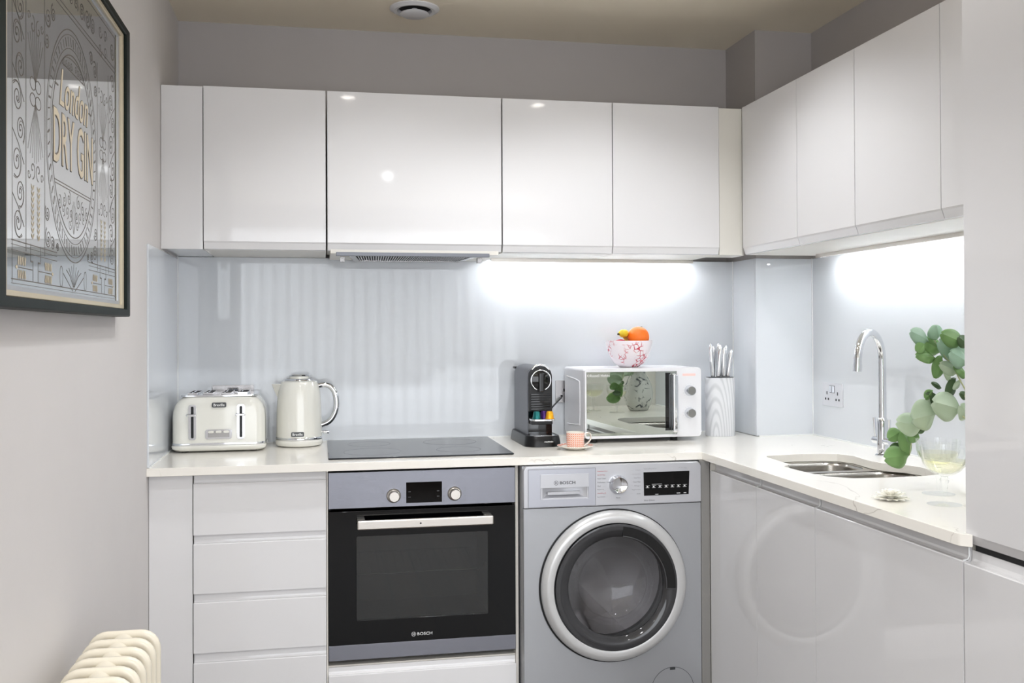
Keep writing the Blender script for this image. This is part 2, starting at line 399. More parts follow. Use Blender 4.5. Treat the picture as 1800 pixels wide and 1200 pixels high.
def rrect(x0, x1, y0, y1, r, n=6):
    pts = []
    for cx, cy, a0 in ((x1 - r, y1 - r, 0), (x0 + r, y1 - r, PI / 2), (x0 + r, y0 + r, PI), (x1 - r, y0 + r, 1.5 * PI)):
        for i in range(n + 1):
            a = a0 + i * PI / 2 / n; pts.append((cx + r * math.cos(a), cy + r * math.sin(a)))
    return pts
def circ(cx, cy, r, n=64): return [(cx + r * math.cos(2 * PI * i / n), cy + r * math.sin(2 * PI * i / n)) for i in range(n)]

# ------------------------------------------------------------------ key dimensions (metres)
ZW = 0.910; ZU = 0.885; ZC = 2.463
YWALL = 0.068; XW = 2.381
YF = -0.622; XR = 1.754          # worktop front edges
YD = -0.590; XD = 1.775          # base door faces
YU = -0.348; XU = 2.0265         # wall unit door faces
ZB = 1.589; ZT = 2.127; ZDF = 1.612

# ------------------------------------------------------------------ room shell
struct('floor', B().box(-2.2, 3.6, -6.4, 0.2, -0.1, 0.0), 'floor')
struct('ceiling', B().box(-2.2, 3.6, -6.4, 0.2, ZC, ZC + 0.1), 'ceiling')
struct('wall_back', B().box(-0.1, XW + 0.1, YWALL, YWALL + 0.1, 0, ZC), 'wallshade')
struct('wall_left', B().box(-0.1, 0.0, -3.0, YWALL, 0, ZC), 'wall')
struct('wall_left_return', B().box(-2.2, -0.1, -3.1, -3.0, 0, ZC), 'wall')
struct('wall_left_far', B().box(-2.3, -2.2, -6.4, -3.0, 0, ZC), 'wall')
struct('wall_right', B().box(XW, XW + 0.1, -3.3, YWALL, 0, ZC), 'wallshade')
struct('wall_right_return', B().box(XW + 0.1, 3.6, -3.3, -3.2, 0, ZC), 'wall')
struct('wall_right_far', B().box(3.6, 3.7, -6.4, -3.2, 0, ZC), 'wall')
struct('wall_rear', B().plate([(-2.2, 0), (3.6, 0), (3.6, ZC), (-2.2, ZC)], [[(-1.9, 0.3), (3.3, 0.3), (3.3, 2.3), (-1.9, 2.3)]], 'Y', -6.4, -6.3), 'wall')
struct('wall_pillar', B().box(2.147, XW, -0.2065, YWALL, 0, ZC), 'wallshade')
# boxed-out lower part of the back wall that carries the glass
struct('trim_1', B().box(0.0, 2.147, -0.0, YWALL, ZU - 0.3, ZB), 'silicone')
wf = struct('window_1', B().plate([(-1.9, 0.3), (3.3, 0.3), (3.3, 2.3), (-1.9, 2.3)],
            [[(-1.84 + k * 1.28, 0.35), (-1.84 + k * 1.28 + 1.22, 0.35), (-1.84 + k * 1.28 + 1.22, 2.25), (-1.84 + k * 1.28, 2.25)] for k in range(4)], 'Y', -6.39, -6.33), 'mw', 0.004)
pane = make('window_pane', B().box(-1.88, 3.28, -6.37, -6.365, 0.32, 2.28), 'pane', wf)
bl = thing('vertical_blind', 'pale vertical slat blind hanging in front of the rear window', 'blind', (0.6, -6.28, 2.2))
b = B(); b.box(-1.9, 3.3, -6.31, -6.25, 2.26, 2.30); make('headrail', b, 'mw', bl)
b = B()
for k in range(40):
    x = -1.87 + k * 0.128
    b._faces([(x, -6.27, 0.32), (x + 0.05, -6.30, 0.32), (x + 0.05, -6.30, 2.26), (x, -6.27, 2.26), (x, -6.268, 0.32), (x + 0.05, -6.298, 0.32), (x + 0.05, -6.298, 2.26), (x, -6.268, 2.26)],
             [(0, 1, 2, 3), (7, 6, 5, 4), (0, 4, 5, 1), (1, 5, 6, 2), (2, 6, 7, 3), (3, 7, 4, 0)])
make('slats', b, 'blind', bl)
struct('baseboard_left', B().box(0.0, 0.016, -2.98, -0.62, 0, 0.10), 'carcass', 0.003)

# ------------------------------------------------------------------ lamps of the kitchen, added fill lamps behind
def downlight(x, y, watts, label, size=150, blend=0.5):
    t = thing('downlight', label, 'ceiling light', (x, y, ZC), 0, None)
    make('trim_ring', B().lathe([(0.032, -0.004), (0.045, -0.004), (0.045, 0.0), (0.032, 0.0)], (x, y, ZC), 'Z', 32, closed=True), 'mw', t)
    make('lens', B().lathe([(0.031, -0.003), (0.031, 0.0)], (x, y, ZC), 'Z', 32), 'lamp_e', t)
    l = bpy.data.lights.new('downlight_lamp', 'SPOT'); l.energy = watts; l.spot_size = math.radians(size); l.spot_blend = blend; l.shadow_soft_size = 0.03; l.color = (0.955, 0.975, 1.0)
    o = bpy.data.objects.new('downlight_lamp', l); COL.objects.link(o); o.parent = t; o.location = (0, 0, -0.012)
    return t
downlight(0.75, -1.02, LAMP_W * 0.85, 'recessed ceiling downlight over the space before the oven', 128, 0.55)
downlight(1.42, -1.02, LAMP_W * 1.2, 'recessed ceiling downlight before the washing machine, nearest the sink', 128, 0.55)
downlight(0.648, -1.85, LAMP_W, 'recessed ceiling downlight nearest the framed picture', 128, 0.55)
downlight(1.60, -1.85, LAMP_W * 0.2, 'recessed ceiling downlight nearest the tall fridge housing', 128, 0.55)
downlight(1.0, -4.19, ROOM_W, 'recessed ceiling downlight behind the camera position', 165)
downlight(-0.6, -5.3, ROOM_W, 'unseen added fill downlight near the left end of the rear window', 165)  # unseen lamp, added to fill the cabinet fronts with light
downlight(2.2, -5.3, ROOM_W, 'unseen added fill downlight near the right end of the rear window', 165)  # second unseen lamp, added for the same frontal fill

# ------------------------------------------------------------------ glass splashbacks
def splash(b, label): 
    return tag(make('glass_splashback', b, 'glasssplash', None, 0.0012, seg=2), label, 'splashback')
splash(B().box(0.007, 2.140, -0.006, 0.0, ZW + 0.001, ZB - 0.001), 'long grey back-painted glass splashback behind the kettle and microwave')
splash(B().box(0.0, 0.006, -0.612, -0.007, ZW + 0.001, 1.582), 'narrow glass splashback on the left wall beside the toaster')
splash(B().box(2.140, 2.1465, -0.2065, -0.007, ZW + 0.001, ZB - 0.001), 'narrow glass strip on the side of the corner pillar')
splash(B().box(2.141, XW - 0.008, -0.213, -0.2068, ZW + 0.001, ZB - 0.001), 'pale glass panel on the front face of the corner pillar')
splash(B().box(XW - 0.0065, XW - 0.0005, -1.952, -0.2135, ZW + 0.001, ZB - 0.001), 'pale glass splashback behind the tap with the right-hand socket')
b = B(); b.box(0.006, 0.0095, -0.0095, -0.0062, ZW, ZB); b.box(2.1365, 2.1398, -0.0095, -0.0062, ZW, ZB)
b.box(0.0095, 2.1365, -0.010, -0.0062, ZW, ZW + 0.004); b.box(0.0062, 0.010, -0.61, -0.01, ZW, ZW + 0.004)
b.box(XW - 0.0098, XW - 0.0062, -0.2175, -0.2137, ZW, ZB); b.box(2.15, XW - 0.01, -0.217, -0.2132, ZW, ZW + 0.004); b.box(XW - 0.010, XW - 0.0066, -1.95, -0.2175, ZW, ZW + 0.004)
struct('trim_2', b, 'silicone')

# ------------------------------------------------------------------ worktop with the sink cut-out
SINKCUT = [(1.924, -0.755), (2.02, -0.742), (2.12, -0.744), (2.165, -0.765), (2.187, -0.825), (2.180, -0.90), (2.176, -0.955), (2.19, -1.00),
           (2.228, -1.05), (2.242, -1.10), (2.236, -1.19), (2.205, -1.242), (2.15, -1.258), (2.04, -1.262), (1.938, -1.253), (1.888, -1.21), (1.868, -1.14),
           (1.862, -1.05), (1.862, -0.995), (1.892, -0.965), (1.902, -0.95), (1.905, -0.87), (1.908, -0.79)]
outer = [(0.0, -0.001), (0.0, YF), (XR, YF), (XR, -1.955), (1.7575, -1.9640), (1.7742, -1.9780), (1.7742, -1.9530), (XW - 0.0005, -1.9530), (XW - 0.0005, -0.2135), (2.1405, -0.2135), (2.1405, -0.001)]
wt = tag(make('worktop', B().plate(outer, [SINKCUT], 'Z', ZU, ZW), 'worktop', None, 0.0015, seg=2), 'L-shaped off-white quartz worktop with faint brown veins', 'worktop')

# ------------------------------------------------------------------ wall units on the back wall
PROF_U = [(YU, ZT), (YU, ZDF + 0.004), (YU + 0.003, ZDF - 0.001), (YU + 0.010, ZB + 0.002), (YU + 0.018, ZB), (YU + 0.022, ZB + 0.003), (YU + 0.022, ZT)]
def wall_unit(name, x0, x1, label, group, gap=0.0015, hoodcut=False):
    t = thing(name, label, 'wall cabinet', ((x0 + x1) / 2, YU / 2, ZB), 0, group)
    zb = ZB if not hoodcut else ZB + 0.012
    make('carcass', B().box(x0 + 0.0005, x1 - 0.0005, YU + 0.024, -0.001 if zb < 1.6 else -0.001, zb, ZT - 0.003), 'carcass', t)
    make('door', B().prism(PROF_U, 'X', x0 + gap, x1 - gap), 'door', t, smooth=False)
    return t
G1 = 'wall cabinets above the hob run'
wall_unit('wall_cabinet', 0.1335, 0.5310, 'white gloss wall cabinet directly left of the hood cabinet', None)
wall_unit('hood_cabinet', 0.5345, 1.1325, 'widest white gloss wall cabinet, above the extractor and hob', None, hoodcut=True)
wall_unit('wall_cabinet', 1.1350, 1.5345, 'white gloss wall cabinet directly right of the hood cabinet', None)
wall_unit('wall_cabinet', 1.5350, 1.9390, 'white gloss wall cabinet above the microwave, next to the corner filler', None)
tag(make('filler_panel', B().box(0.001, 0.1320, YU + 0.004, -0.001, ZB, ZT - 0.001), 'door', None, 0.001), 'narrow white filler panel between left wall and wall cabinets', 'filler panel')
tag(make('corner_filler', B().box(1.9400, XU + 0.003, YU + 0.004, YU + 0.024, ZB, ZT - 0.002), 'cream_edge', None, 0.001), 'cream corner filler between the two runs of wall cabinets', 'filler panel')
make('backing', B().box(1.9400, XU + 0.02, YU + 0.03, -0.2137 if False else -0.215, ZB, ZT - 0.003), 'carcass', bpy.data.objects['corner_filler'])

# wall units on the right wall
PROF_R = [(XU, ZT), (XU, ZDF + 0.004), (XU + 0.003, ZDF - 0.001), (XU + 0.010, ZB + 0.002), (XU + 0.018, ZB), (XU + 0.022, ZB + 0.003), (XU + 0.022, ZT)]
def wall_unit_r(y0, y1, label, group=None):
    t = thing('wall_cabinet', label, 'wall cabinet', ((XU + XW) / 2, (y0 + y1) / 2, ZB), 0, group)
    make('carcass', B().box(XU + 0.024, XW - 0.001, y1 + 0.0005, y0 - 0.0005, ZB, ZT - 0.003), 'carcass', t)
    make('door', B().prism(PROF_R, 'Y', y1 + 0.0015, y0 - 0.0015), 'door', t, smooth=False)
wall_unit_r(-0.352, -0.7705, 'white gloss wall cabinet on the right wall, nearest the corner')
wall_unit_r(-0.7705, -1.121, 'white gloss wall cabinet on the right wall, above the tap')
wall_unit_r(-1.121, -1.5208, 'widest white gloss wall cabinet on the right wall, over the draining side')
wall_unit_r(-1.5208, -1.952, 'white gloss wall cabinet partly hidden by the tall fridge housing')

# ------------------------------------------------------------------ extractor hood
t = thing('extractor_hood', 'slim steel extractor hood with slotted filter under the hood cabinet', 'extractor hood', (0.833, -0.18, 1.567))
make('front_strip', B().box(0.564, 1.087, -0.358, -0.340, 1.571, 1.5835), mat('dark_hood_steel', rgb(112, 114, 120), 0.4, 0.9), t, 0.001)
make('body', B().box(0.545, 1.122, -0.339, -0.02, 1.580, 1.600), 'carcass', t, 0.001)
fp = make('filter_frame', B().plate([(0.605, -0.325), (1.055, -0.325), (1.02, -0.03), (0.635, -0.03)], [[(0.63, -0.30), (1.03, -0.30), (1.005, -0.06), (0.655, -0.06)]], 'Z', 1.574, 1.580), 'steel', t)
b = B()
for k in range(44):
    x = 0.636 + k * 0.0089
    b._faces([(x, -0.30, 1.575), (x + 0.0042, -0.30, 1.575), (x + 0.0042 - (x - 0.83) * 0.1, -0.06, 1.575), (x - (x - 0.83) * 0.1, -0.06, 1.575),
              (x, -0.30, 1.579), (x + 0.0042, -0.30, 1.579), (x + 0.0042 - (x - 0.83) * 0.1, -0.06, 1.579), (x - (x - 0.83) * 0.1, -0.06, 1.579)],
             [(0, 1, 2, 3), (7, 6, 5, 4), (0, 4, 5, 1), (1, 5, 6, 2), (2, 6, 7, 3), (3, 7, 4, 0)])
make('filter_bars', b, 'steel', fp)
make('filter_backing', B().box(0.63, 1.03, -0.30, -0.06, 1.5792, 1.5799), 'void', fp)
for x in (0.588, 1.078):
    c = make('filter_clip', B().box(x - 0.008, x + 0.008, -0.20, -0.17, 1.562, 1.580), 'steel', t, 0.001)

# ------------------------------------------------------------------ LED strips
def led(name_axis, a0, a1, fixed, label):
    if name_axis == 'X': loc = ((a0 + a1) / 2, fixed, ZB - 0.012)
    else: loc = (fixed, (a0 + a1) / 2, ZB - 0.012)
    t = thing('led_strip_light', label, 'strip light', loc)
    if name_axis == 'X':
        make('housing', B().box(a0, a1, fixed - 0.009, fixed + 0.009, ZB - 0.007, ZB - 0.0002).box(a0, a1, fixed - 0.0095, fixed - 0.0075, ZB - 0.013, ZB - 0.007), 'satin', t)
        make('diffuser', B().box(a0 + 0.004, a1 - 0.004, fixed - 0.0065, fixed + 0.0065, ZB - 0.011, ZB - 0.0072), 'diff_led', t)
    else:
        make('housing', B().box(fixed - 0.009, fixed + 0.009, a0, a1, ZB - 0.007, ZB - 0.0002).box(fixed - 0.0095, fixed - 0.0075, a0, a1, ZB - 0.013, ZB - 0.007), 'satin', t)
        make('diffuser', B().box(fixed - 0.0065, fixed + 0.0065, a0 + 0.004, a1 - 0.004, ZB - 0.011, ZB - 0.0072), 'diff_led', t)
led('X', 1.143, 1.945, -0.062, 'lit slim strip light under the wall cabinets above the microwave')
led('Y', -1.94, -0.412, 2.292, 'lit slim strip light under the right wall cabinets above the sink')

# ------------------------------------------------------------------ base units, back run
tag(make('end_panel', B().box(0.001, 0.1275, YD + 0.004, YD + 0.024, 0.0, ZU - 0.001), 'door', None, 0.001), 'white floor-standing filler panel left of the drawer unit', 'filler panel')
def jface(z0, z1, ztop, y=YD):
    """drawer or door front: flat face z0..z1, hand groove above up to ztop, in (y,z)"""
    return [(y, z0), (y, z1 - 0.002), (y + 0.0015, z1), (y + 0.014, z1 - 0.001), (y + 0.0165, z1 + 0.003), (y + 0.0175, z1 + 0.008), (y + 0.0175, ztop), (y + 0.022, ztop), (y + 0.022, z0)]
t = thing('drawer_unit', 'white gloss unit of four handleless drawers under the toaster', 'drawer unit', (0.329, -0.29, 0.0))
make('carcass', B().box(0.1290, 0.5275, YD + 0.024, -0.001, 0.15, ZU - 0.001), 'carcass', t)
make('plinth', B().box(0.1290, 0.5275, YD + 0.05, YD + 0.066, 0.0, 0.15), 'plinth', t)
for z0, z1, zt in ((0.6985, 0.8545, 0.8800), (0.5205, 0.6715, 0.6965), (0.3405, 0.4930, 0.5185), (0.155, 0.3105, 0.3385)):
    make('drawer', B().prism(jface(z0, z1, zt), 'X', 0.1305, 0.5265), 'door', t, smooth=False)

t = thing('oven_housing', 'white oven housing unit with a drawer front below the oven', 'cabinet', (0.831, -0.29, 0.0))
b = B(); b.box(0.5282, 0.5322, YD + 0.012, -0.001, 0.15, ZU - 0.001); b.box(1.1302, 1.1392, YD + 0.012, -0.001, 0.15, ZU - 0.001)
b.box(0.5322, 1.1302, YD + 0.024, -0.001, 0.15, 0.268); b.box(0.5322, 1.1302, -0.02, -0.001, 0.268, ZU - 0.001)
make('carcass', b, 'carcass', t)
make('plinth', B().box(0.5285, 1.1392, YD + 0.05, YD + 0.066, 0.0, 0.15), 'plinth', t)
make('drawer', B().prism(jface(0.155, 0.2430, 0.2640), 'X', 0.5335, 1.1285), 'door', t, smooth=False)

# ------------------------------------------------------------------ oven
YO = -0.5834
t = thing('built_in_oven', 'built-in oven with steel control panel and black glass door', 'oven', (0.831, -0.30, 0.285))
b = B(); b.box(0.5345, 0.5405, YO + 0.024, -0.022, 0.285, 0.872); b.box(1.1230, 1.1285, YO + 0.024, -0.022, 0.285, 0.872)
b.box(0.5405, 1.1230, YO + 0.024, -0.022, 0.285, 0.300); b.box(0.5405, 1.1230, YO + 0.024, -0.022, 0.857, 0.872); b.box(0.5405, 1.1230, -0.04, -0.022, 0.300, 0.857)
make('casing', b, 'void', t)
cp = make('control_panel', B().box(0.5338, 1.1292, YO, YO + 0.020, 0.7605, 0.8745), 'steel_oven', t, 0.0015)
dp = make('display', B().box(0.7765, 0.8905, YO - 0.0008, YO + 0.001, 0.7715, 0.8368), 'blackglass', cp)
for kx in (0.737, 0.931):
    k = make('control_knob', B().lathe([(0.0225, 0), (0.0225, -0.004), (0.0205, -0.007), (0.0170, -0.009), (0.0165, -0.026), (0.0150, -0.028), (0.0001, -0.028)], (kx, YO, 0.7965), 'Y', 40), 'satin', t)
    bz = B(); bz.box(kx - 0.004, kx + 0.004, YO - 0.0003, YO, 0.828, 0.8284); bz.box(kx - 0.004, kx + 0.004, YO - 0.0003, YO, 0.8356, 0.836); bz.box(kx - 0.004, kx - 0.0036, YO - 0.0003, YO, 0.828, 0.836); bz.box(kx + 0.0036, kx + 0.004, YO - 0.0003, YO, 0.828, 0.836)
    bz.box(kx - 0.0004, kx + 0.0004, YO - 0.0003, YO, 0.8235, 0.8262)
    for dx in (-0.034, 0.034):
        for dz in (-0.022, -0.008, 0.008, 0.016): bz.box(kx + dx - 0.0025, kx + dx + 0.0025, YO - 0.0003, YO, 0.7965 + dz - 0.0009, 0.7965 + dz + 0.0009)
    make('knob_markings', bz, 'grey_print', cp)
bz = B()
for px, pz in ((0.787, 0.807), (0.787, 0.790), (0.878, 0.807), (0.878, 0.790)): bz.box(px - 0.004, px + 0.004, YO - 0.0011, YO - 0.0008, pz - 0.0006, pz + 0.0006)
make('display_symbols', bz, 'grey_print', dp)
dr = make('oven_door', B().plate([(0.5338, 0.3345), (1.1292, 0.3345), (1.1292, 0.7520), (0.5338, 0.7520)], [rrect(0.6205, 1.0390, 0.4080, 0.6720, 0.004, 2)], 'Y', YO, YO + 0.018), 'blackglass', t, 0.001, seg=2)
make('window', B().box(0.6205, 1.0390, YO + 0.0008, YO + 0.004, 0.4080, 0.6720), 'ovenwin', dr)
make('lower_trim', B().box(0.5338, 1.1292, YO, YO + 0.018, 0.2868, 0.3340), 'steel_oven', dr, 0.001)
hb = make('handle', B().box(0.6215, 1.0490, YO - 0.052, YO - 0.040, 0.7015, 0.7305), 'satin', dr, 0.004)
for hx in (0.634, 1.036): make('handle_post', B().box(hx - 0.012, hx + 0.012, YO - 0.041, YO, 0.716, 0.7285), 'satin', hb, 0.002)
make('handle_dot', B().lathe([(0.003, 0), (0.003, -0.0006)], (0.817, YO - 0.052, 0.716), 'Y', 16), 'dark_print', hb)
make('cavity', B().box(0.60, 1.06, YO + 0.30, YO + 0.31, 0.38, 0.70).box(0.60, 0.61, YO + 0.03, YO + 0.30, 0.38, 0.70).box(1.05, 1.06, YO + 0.03, YO + 0.30, 0.38, 0.70).box(0.61, 1.05, YO + 0.03, YO + 0.30, 0.38, 0.39).box(0.61, 1.05, YO + 0.03, YO + 0.30, 0.69, 0.70),
     mat('oven_enamel', rgb(132, 128, 122), 0.3), t)
b = B()
b.tube([(0.615, YO + 0.05, 0.545), (0.625, YO + 0.05, 0.541), (1.02, YO + 0.05, 0.541), (1.03, YO + 0.05, 0.548), (1.035, YO + 0.05, 0.565)], 0.0018, 8)
b.tube([(0.615, YO + 0.28, 0.560), (1.04, YO + 0.28, 0.560)], 0.0018, 8)
for k in range(14): b.tube([(0.64 + k * 0.028, YO + 0.05, 0.541), (0.64 + k * 0.028, YO + 0.28, 0.560)], 0.0011, 6)
make('rack', b, 'chrome', t)
def bosch(parent, cx, y, cz, h, m):
    text('brand_lettering', 'BOSCH', h, m, parent, h * 5.2, (cx + h * 1.2, y, cz), '-Y', 0, 0.012)
    ex = cx - h * 2.65; r = h * 0.75
    b = B().plate(circ(ex, cz, r, 24), [circ(ex, cz, r * 0.86, 24)], 'Y', y, y - 0.0003)
    b.box(ex - r * 0.42, ex - r * 0.26, y - 0.0003, y, cz - r * 0.55, cz + r * 0.55); b.box(ex + r * 0.26, ex + r * 0.42, y - 0.0003, y, cz - r * 0.55, cz + r * 0.55); b.box(ex - r * 0.3, ex + r * 0.3, y - 0.0003, y, cz - r * 0.09, cz + r * 0.09)
    make('brand_emblem', b, m, parent)
bosch(dr, 0.823, YO - 0.0002, 0.3560, 0.0092, 'white_print')
tag(make('induction_hob', B().prism(rrect(0.534, 1.134, -0.5475, -0.022, 0.006, 3), 'Z', ZW + 0.0003, ZW + 0.0050), 'hob', None, 0.0015, seg=2), 'thin black ceramic glass hob set in the worktop over the oven', 'hob')
for hx, hy, hr in ((0.68, -0.17, 0.075), (0.97, -0.17, 0.095), (0.68, -0.40, 0.095), (0.97, -0.40, 0.075)):
    make('zone_ring', B().plate(circ(hx, hy, hr, 48), [circ(hx, hy, hr - 0.0008, 48)], 'Z', ZW + 0.0050, ZW + 0.0052), 'grey_print', bpy.data.objects['induction_hob'])

# ------------------------------------------------------------------ washing machine
YW = -0.6407; x0, x1 = 1.1445, 1.7425; wz = 0.882
t = thing('washing_machine', 'silver front-loading washing machine with a large round door', 'washing machine', (1.4435, -0.34, 0.0))
DX, DZ = 1.4425, 0.491
b = B(); b.plate([(x0, 0.012), (x1, 0.012), (x1, 0.7475), (x0, 0.7475)], [circ(DX + 0.015, DZ - 0.003, 0.197, 64)], 'Y', YW, YW + 0.02)
make('front_panel', b, 'silver', t, 0.0015, seg=2)
b = B(); b.box(x0, x0 + 0.004, YW + 0.0205, -0.06, 0.02, wz - 0.012); b.box(x1 - 0.004, x1, YW + 0.0205, -0.06, 0.02, wz - 0.012); b.box(x0 + 0.004, x1 - 0.004, -0.064, -0.06, 0.02, wz - 0.012); b.box(x0, x1, YW + 0.0205, -0.06, wz - 0.012, wz - 0.001); b.box(x0 + 0.004, x1 - 0.004, YW + 0.0205, -0.064, 0.02, 0.03)
make('casing', b, 'silver', t)
for fx in (x0 + 0.05, x1 - 0.05):
    for fy in (YW + 0.06, -0.10): make('foot', B().lathe([(0.02, 0), (0.02, 0.012), (0.012, 0.02)], (fx, fy, 0.0), 'Z', 16), 'rubber', t)
CPY = YW - 0.004
cp = make('control_fascia', B().plate([(x0, 0.7495), (x1, 0.7495), (x1, 0.868), (x1 - 0.004, 0.877), (x1 - 0.012, wz), (x0 + 0.010, wz), (x0 + 0.003, 0.877), (x0, 0.868)], [[(1.208, 0.779), (1.352, 0.779), (1.352, 0.812), (1.208, 0.812)]], 'Y', CPY, YW + 0.02), 'silver_pl', t, 0.003)
dr = make('detergent_drawer', B().plate([(1.1590, 0.7520), (1.3810, 0.7520), (1.3810, 0.8730), (1.1590, 0.8730)], [[(1.1995, 0.776), (1.357, 0.776), (1.357, 0.813), (1.1995, 0.813)]], 'Y', CPY - 0.0012, CPY + 0.0005), mat('bluish_silver_drawer', rgb(186, 188, 197), 0.3, 0.4), t, 0.0008, seg=2)
b = B(); b.plate([(1.1585, 0.7515), (1.3815, 0.7515), (1.3815, 0.8735), (1.1585, 0.8735)], [[(1.1597, 0.7527), (1.3803, 0.7527), (1.3803, 0.8723), (1.1597, 0.8723)]], 'Y', CPY - 0.0014, CPY - 0.001)
make('drawer_outline', b, 'grey_print', dr)
make('nameplate', B().box(1.1985, 1.3585, CPY - 0.003, CPY - 0.001, 0.8125, 0.8560), 'silver_pl', dr, 0.0008)
b = B(); b._faces([(1.1995, CPY - 0.001, 0.776), (1.357, CPY - 0.001, 0.776), (1.331, CPY + 0.016, 0.787), (1.222, CPY + 0.016, 0.787), (1.222, CPY + 0.016, 0.812), (1.331, CPY + 0.016, 0.812), (1.357, CPY - 0.001, 0.812), (1.1995, CPY - 0.001, 0.812)],
      [(0, 1, 2, 3), (3, 2, 5, 4), (0, 3, 4, 7), (1, 6, 5, 2)])
make('grip_recess', b, 'silver_pl', dr)
make('grip_bar', B().box(1.2235, 1.3295, CPY + 0.002, CPY + 0.010, 0.7895, 0.7990), 'silver_pl', dr, 0.001)
bosch(dr, 1.276, CPY - 0.0031, 0.8285, 0.0098, 'dark_print')
k = make('programme_dial', B().lathe([(0.0305, 0), (0.0305, -0.004), (0.0285, -0.007), (0.0275, -0.019), (0.0245, -0.023), (0.0225, -0.0215), (0.0001, -0.0215)], (1.4575, CPY, 0.8165), 'Y', 48), 'chrome', t)
make('screen', B().prism([(1.545, 0.7765), (1.6985, 0.7765), (1.7015, 0.853), (1.5435, 0.853)], 'Y', CPY - 0.0008, CPY + 0.0005), 'blackglass', t)
sc = bpy.data.objects['screen']
b = B()
for kx in range(7): 
    xx = 1.551 + kx * 0.0213; b.box(xx, xx + 0.014, CPY - 0.0011, CPY - 0.0008, 0.8085, 0.8092); b.box(xx, xx + 0.012, CPY - 0.0011, CPY - 0.0008, 0.8015, 0.8025); b.box(xx + 0.003, xx + 0.008, CPY - 0.0011, CPY - 0.0008, 0.8035, 0.8075)
b.box(1.572, 1.606, CPY - 0.0011, CPY - 0.0008, 0.8125, 0.8135); b.box(1.583, 1.594, CPY - 0.0011, CPY - 0.0008, 0.7795, 0.7808); b.box(1.657, 1.669, CPY - 0.0011, CPY - 0.0008, 0.7805, 0.7825); b.box(1.681, 1.690, CPY - 0.0011, CPY - 0.0008, 0.7805, 0.7825)
make('screen_symbols', b, 'white_print', sc)
for i, (w, m_) in enumerate((('Intensive Dry', 'red_print'), ('Gentle Dry', 'red_print'), ('Super Clean', 'grey_print'), ('Delicates / Silk', 'grey_print'), ('Wool', 'grey_print'), ('Rapid 15', 'grey_print'), ('Wash&Dry 60', 'red_print'), ('Sportswear', 'grey_print'))):
    ww = len(w) * 0.0026
    text('programme_name', w, 0.0040, m_, cp, ww, (1.3875 + ww / 2, CPY - 0.0002, 0.8605 - i * 0.0118), '-Y')
for i, w in enumerate(('Cottons', 'Cottons Eco', 'Easy-Care', 'Power Wash', 'Allergy +', 'Hygiene Care', 'Drain')):
    ww = len(w) * 0.0024
    text('programme_name', w, 0.0038, 'pale_print' if i < 2 else 'grey_print', cp, ww, (1.5330 - ww / 2, CPY - 0.0002, 0.8610 - i * 0.0128), '-Y')
text('programme_name', 'Rinse', 0.004, 'grey_print', cp, 0.013, (1.4575, CPY - 0.0002, 0.7735), '-Y')
b = B()
for i in range(7):
    dz = 0.8600 - i * 0.0123; dxx = 0.034 if 0 < i < 6 else 0.020
    for sgn in (-1, 1):
        xe = 1.4575 + sgn * 0.040 + (0.002 if sgn > 0 else -0.002); b.box(min(xe, xe + sgn * 0.010), max(xe, xe + sgn * 0.010), CPY - 0.0003, CPY, dz - 0.0004, dz)
make('dial_lines', b, 'pale_print', cp)
text('model_lettering', 'Silver Edition', 0.0048, 'grey_print', cp, 0.036, (1.563, CPY - 0.0002, 0.7615), '-Y')
text('model_lettering', 'VarioPerfect', 0.0048, 'pale_print', cp, 0.044, (1.566, CPY - 0.0002, 0.8645), '-Y')
text('model_lettering', '7/4 kg', 0.0048, 'pale_print', cp, 0.028, (1.678, CPY - 0.0002, 0.8635), '-Y')
# round door
dd = make('porthole_door', B().lathe([(0.203, -0.014), (0.206, -0.026), (0.222, -0.030), (0.236, -0.024), (0.243, -0.012), (0.244, 0.0), (0.203, 0.0)], (DX, YW, DZ), 'Y', 96, closed=True), 'ring', t)
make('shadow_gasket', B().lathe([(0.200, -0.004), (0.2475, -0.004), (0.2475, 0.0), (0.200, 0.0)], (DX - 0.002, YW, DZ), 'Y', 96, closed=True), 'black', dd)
make('glass_rim', B().lathe([(0.160, -0.014), (0.170, -0.024), (0.190, -0.028), (0.2035, -0.026), (0.2035, -0.012), (0.160, -0.008)], (DX + 0.004, YW, DZ - 0.002), 'Y', 96, closed=True), mat('smoked_rim', rgb(58, 58, 60), 0.06), dd)
make('door_glass', B().lathe([(0.1615, -0.012), (0.155, 0.02), (0.135, 0.06), (0.105, 0.085), (0.06, 0.10), (0.0001, 0.104)][::-1] + [(0.1645, -0.0125)], (DX + 0.004, YW, DZ - 0.002), 'Y', 72), 'washglass', dd)
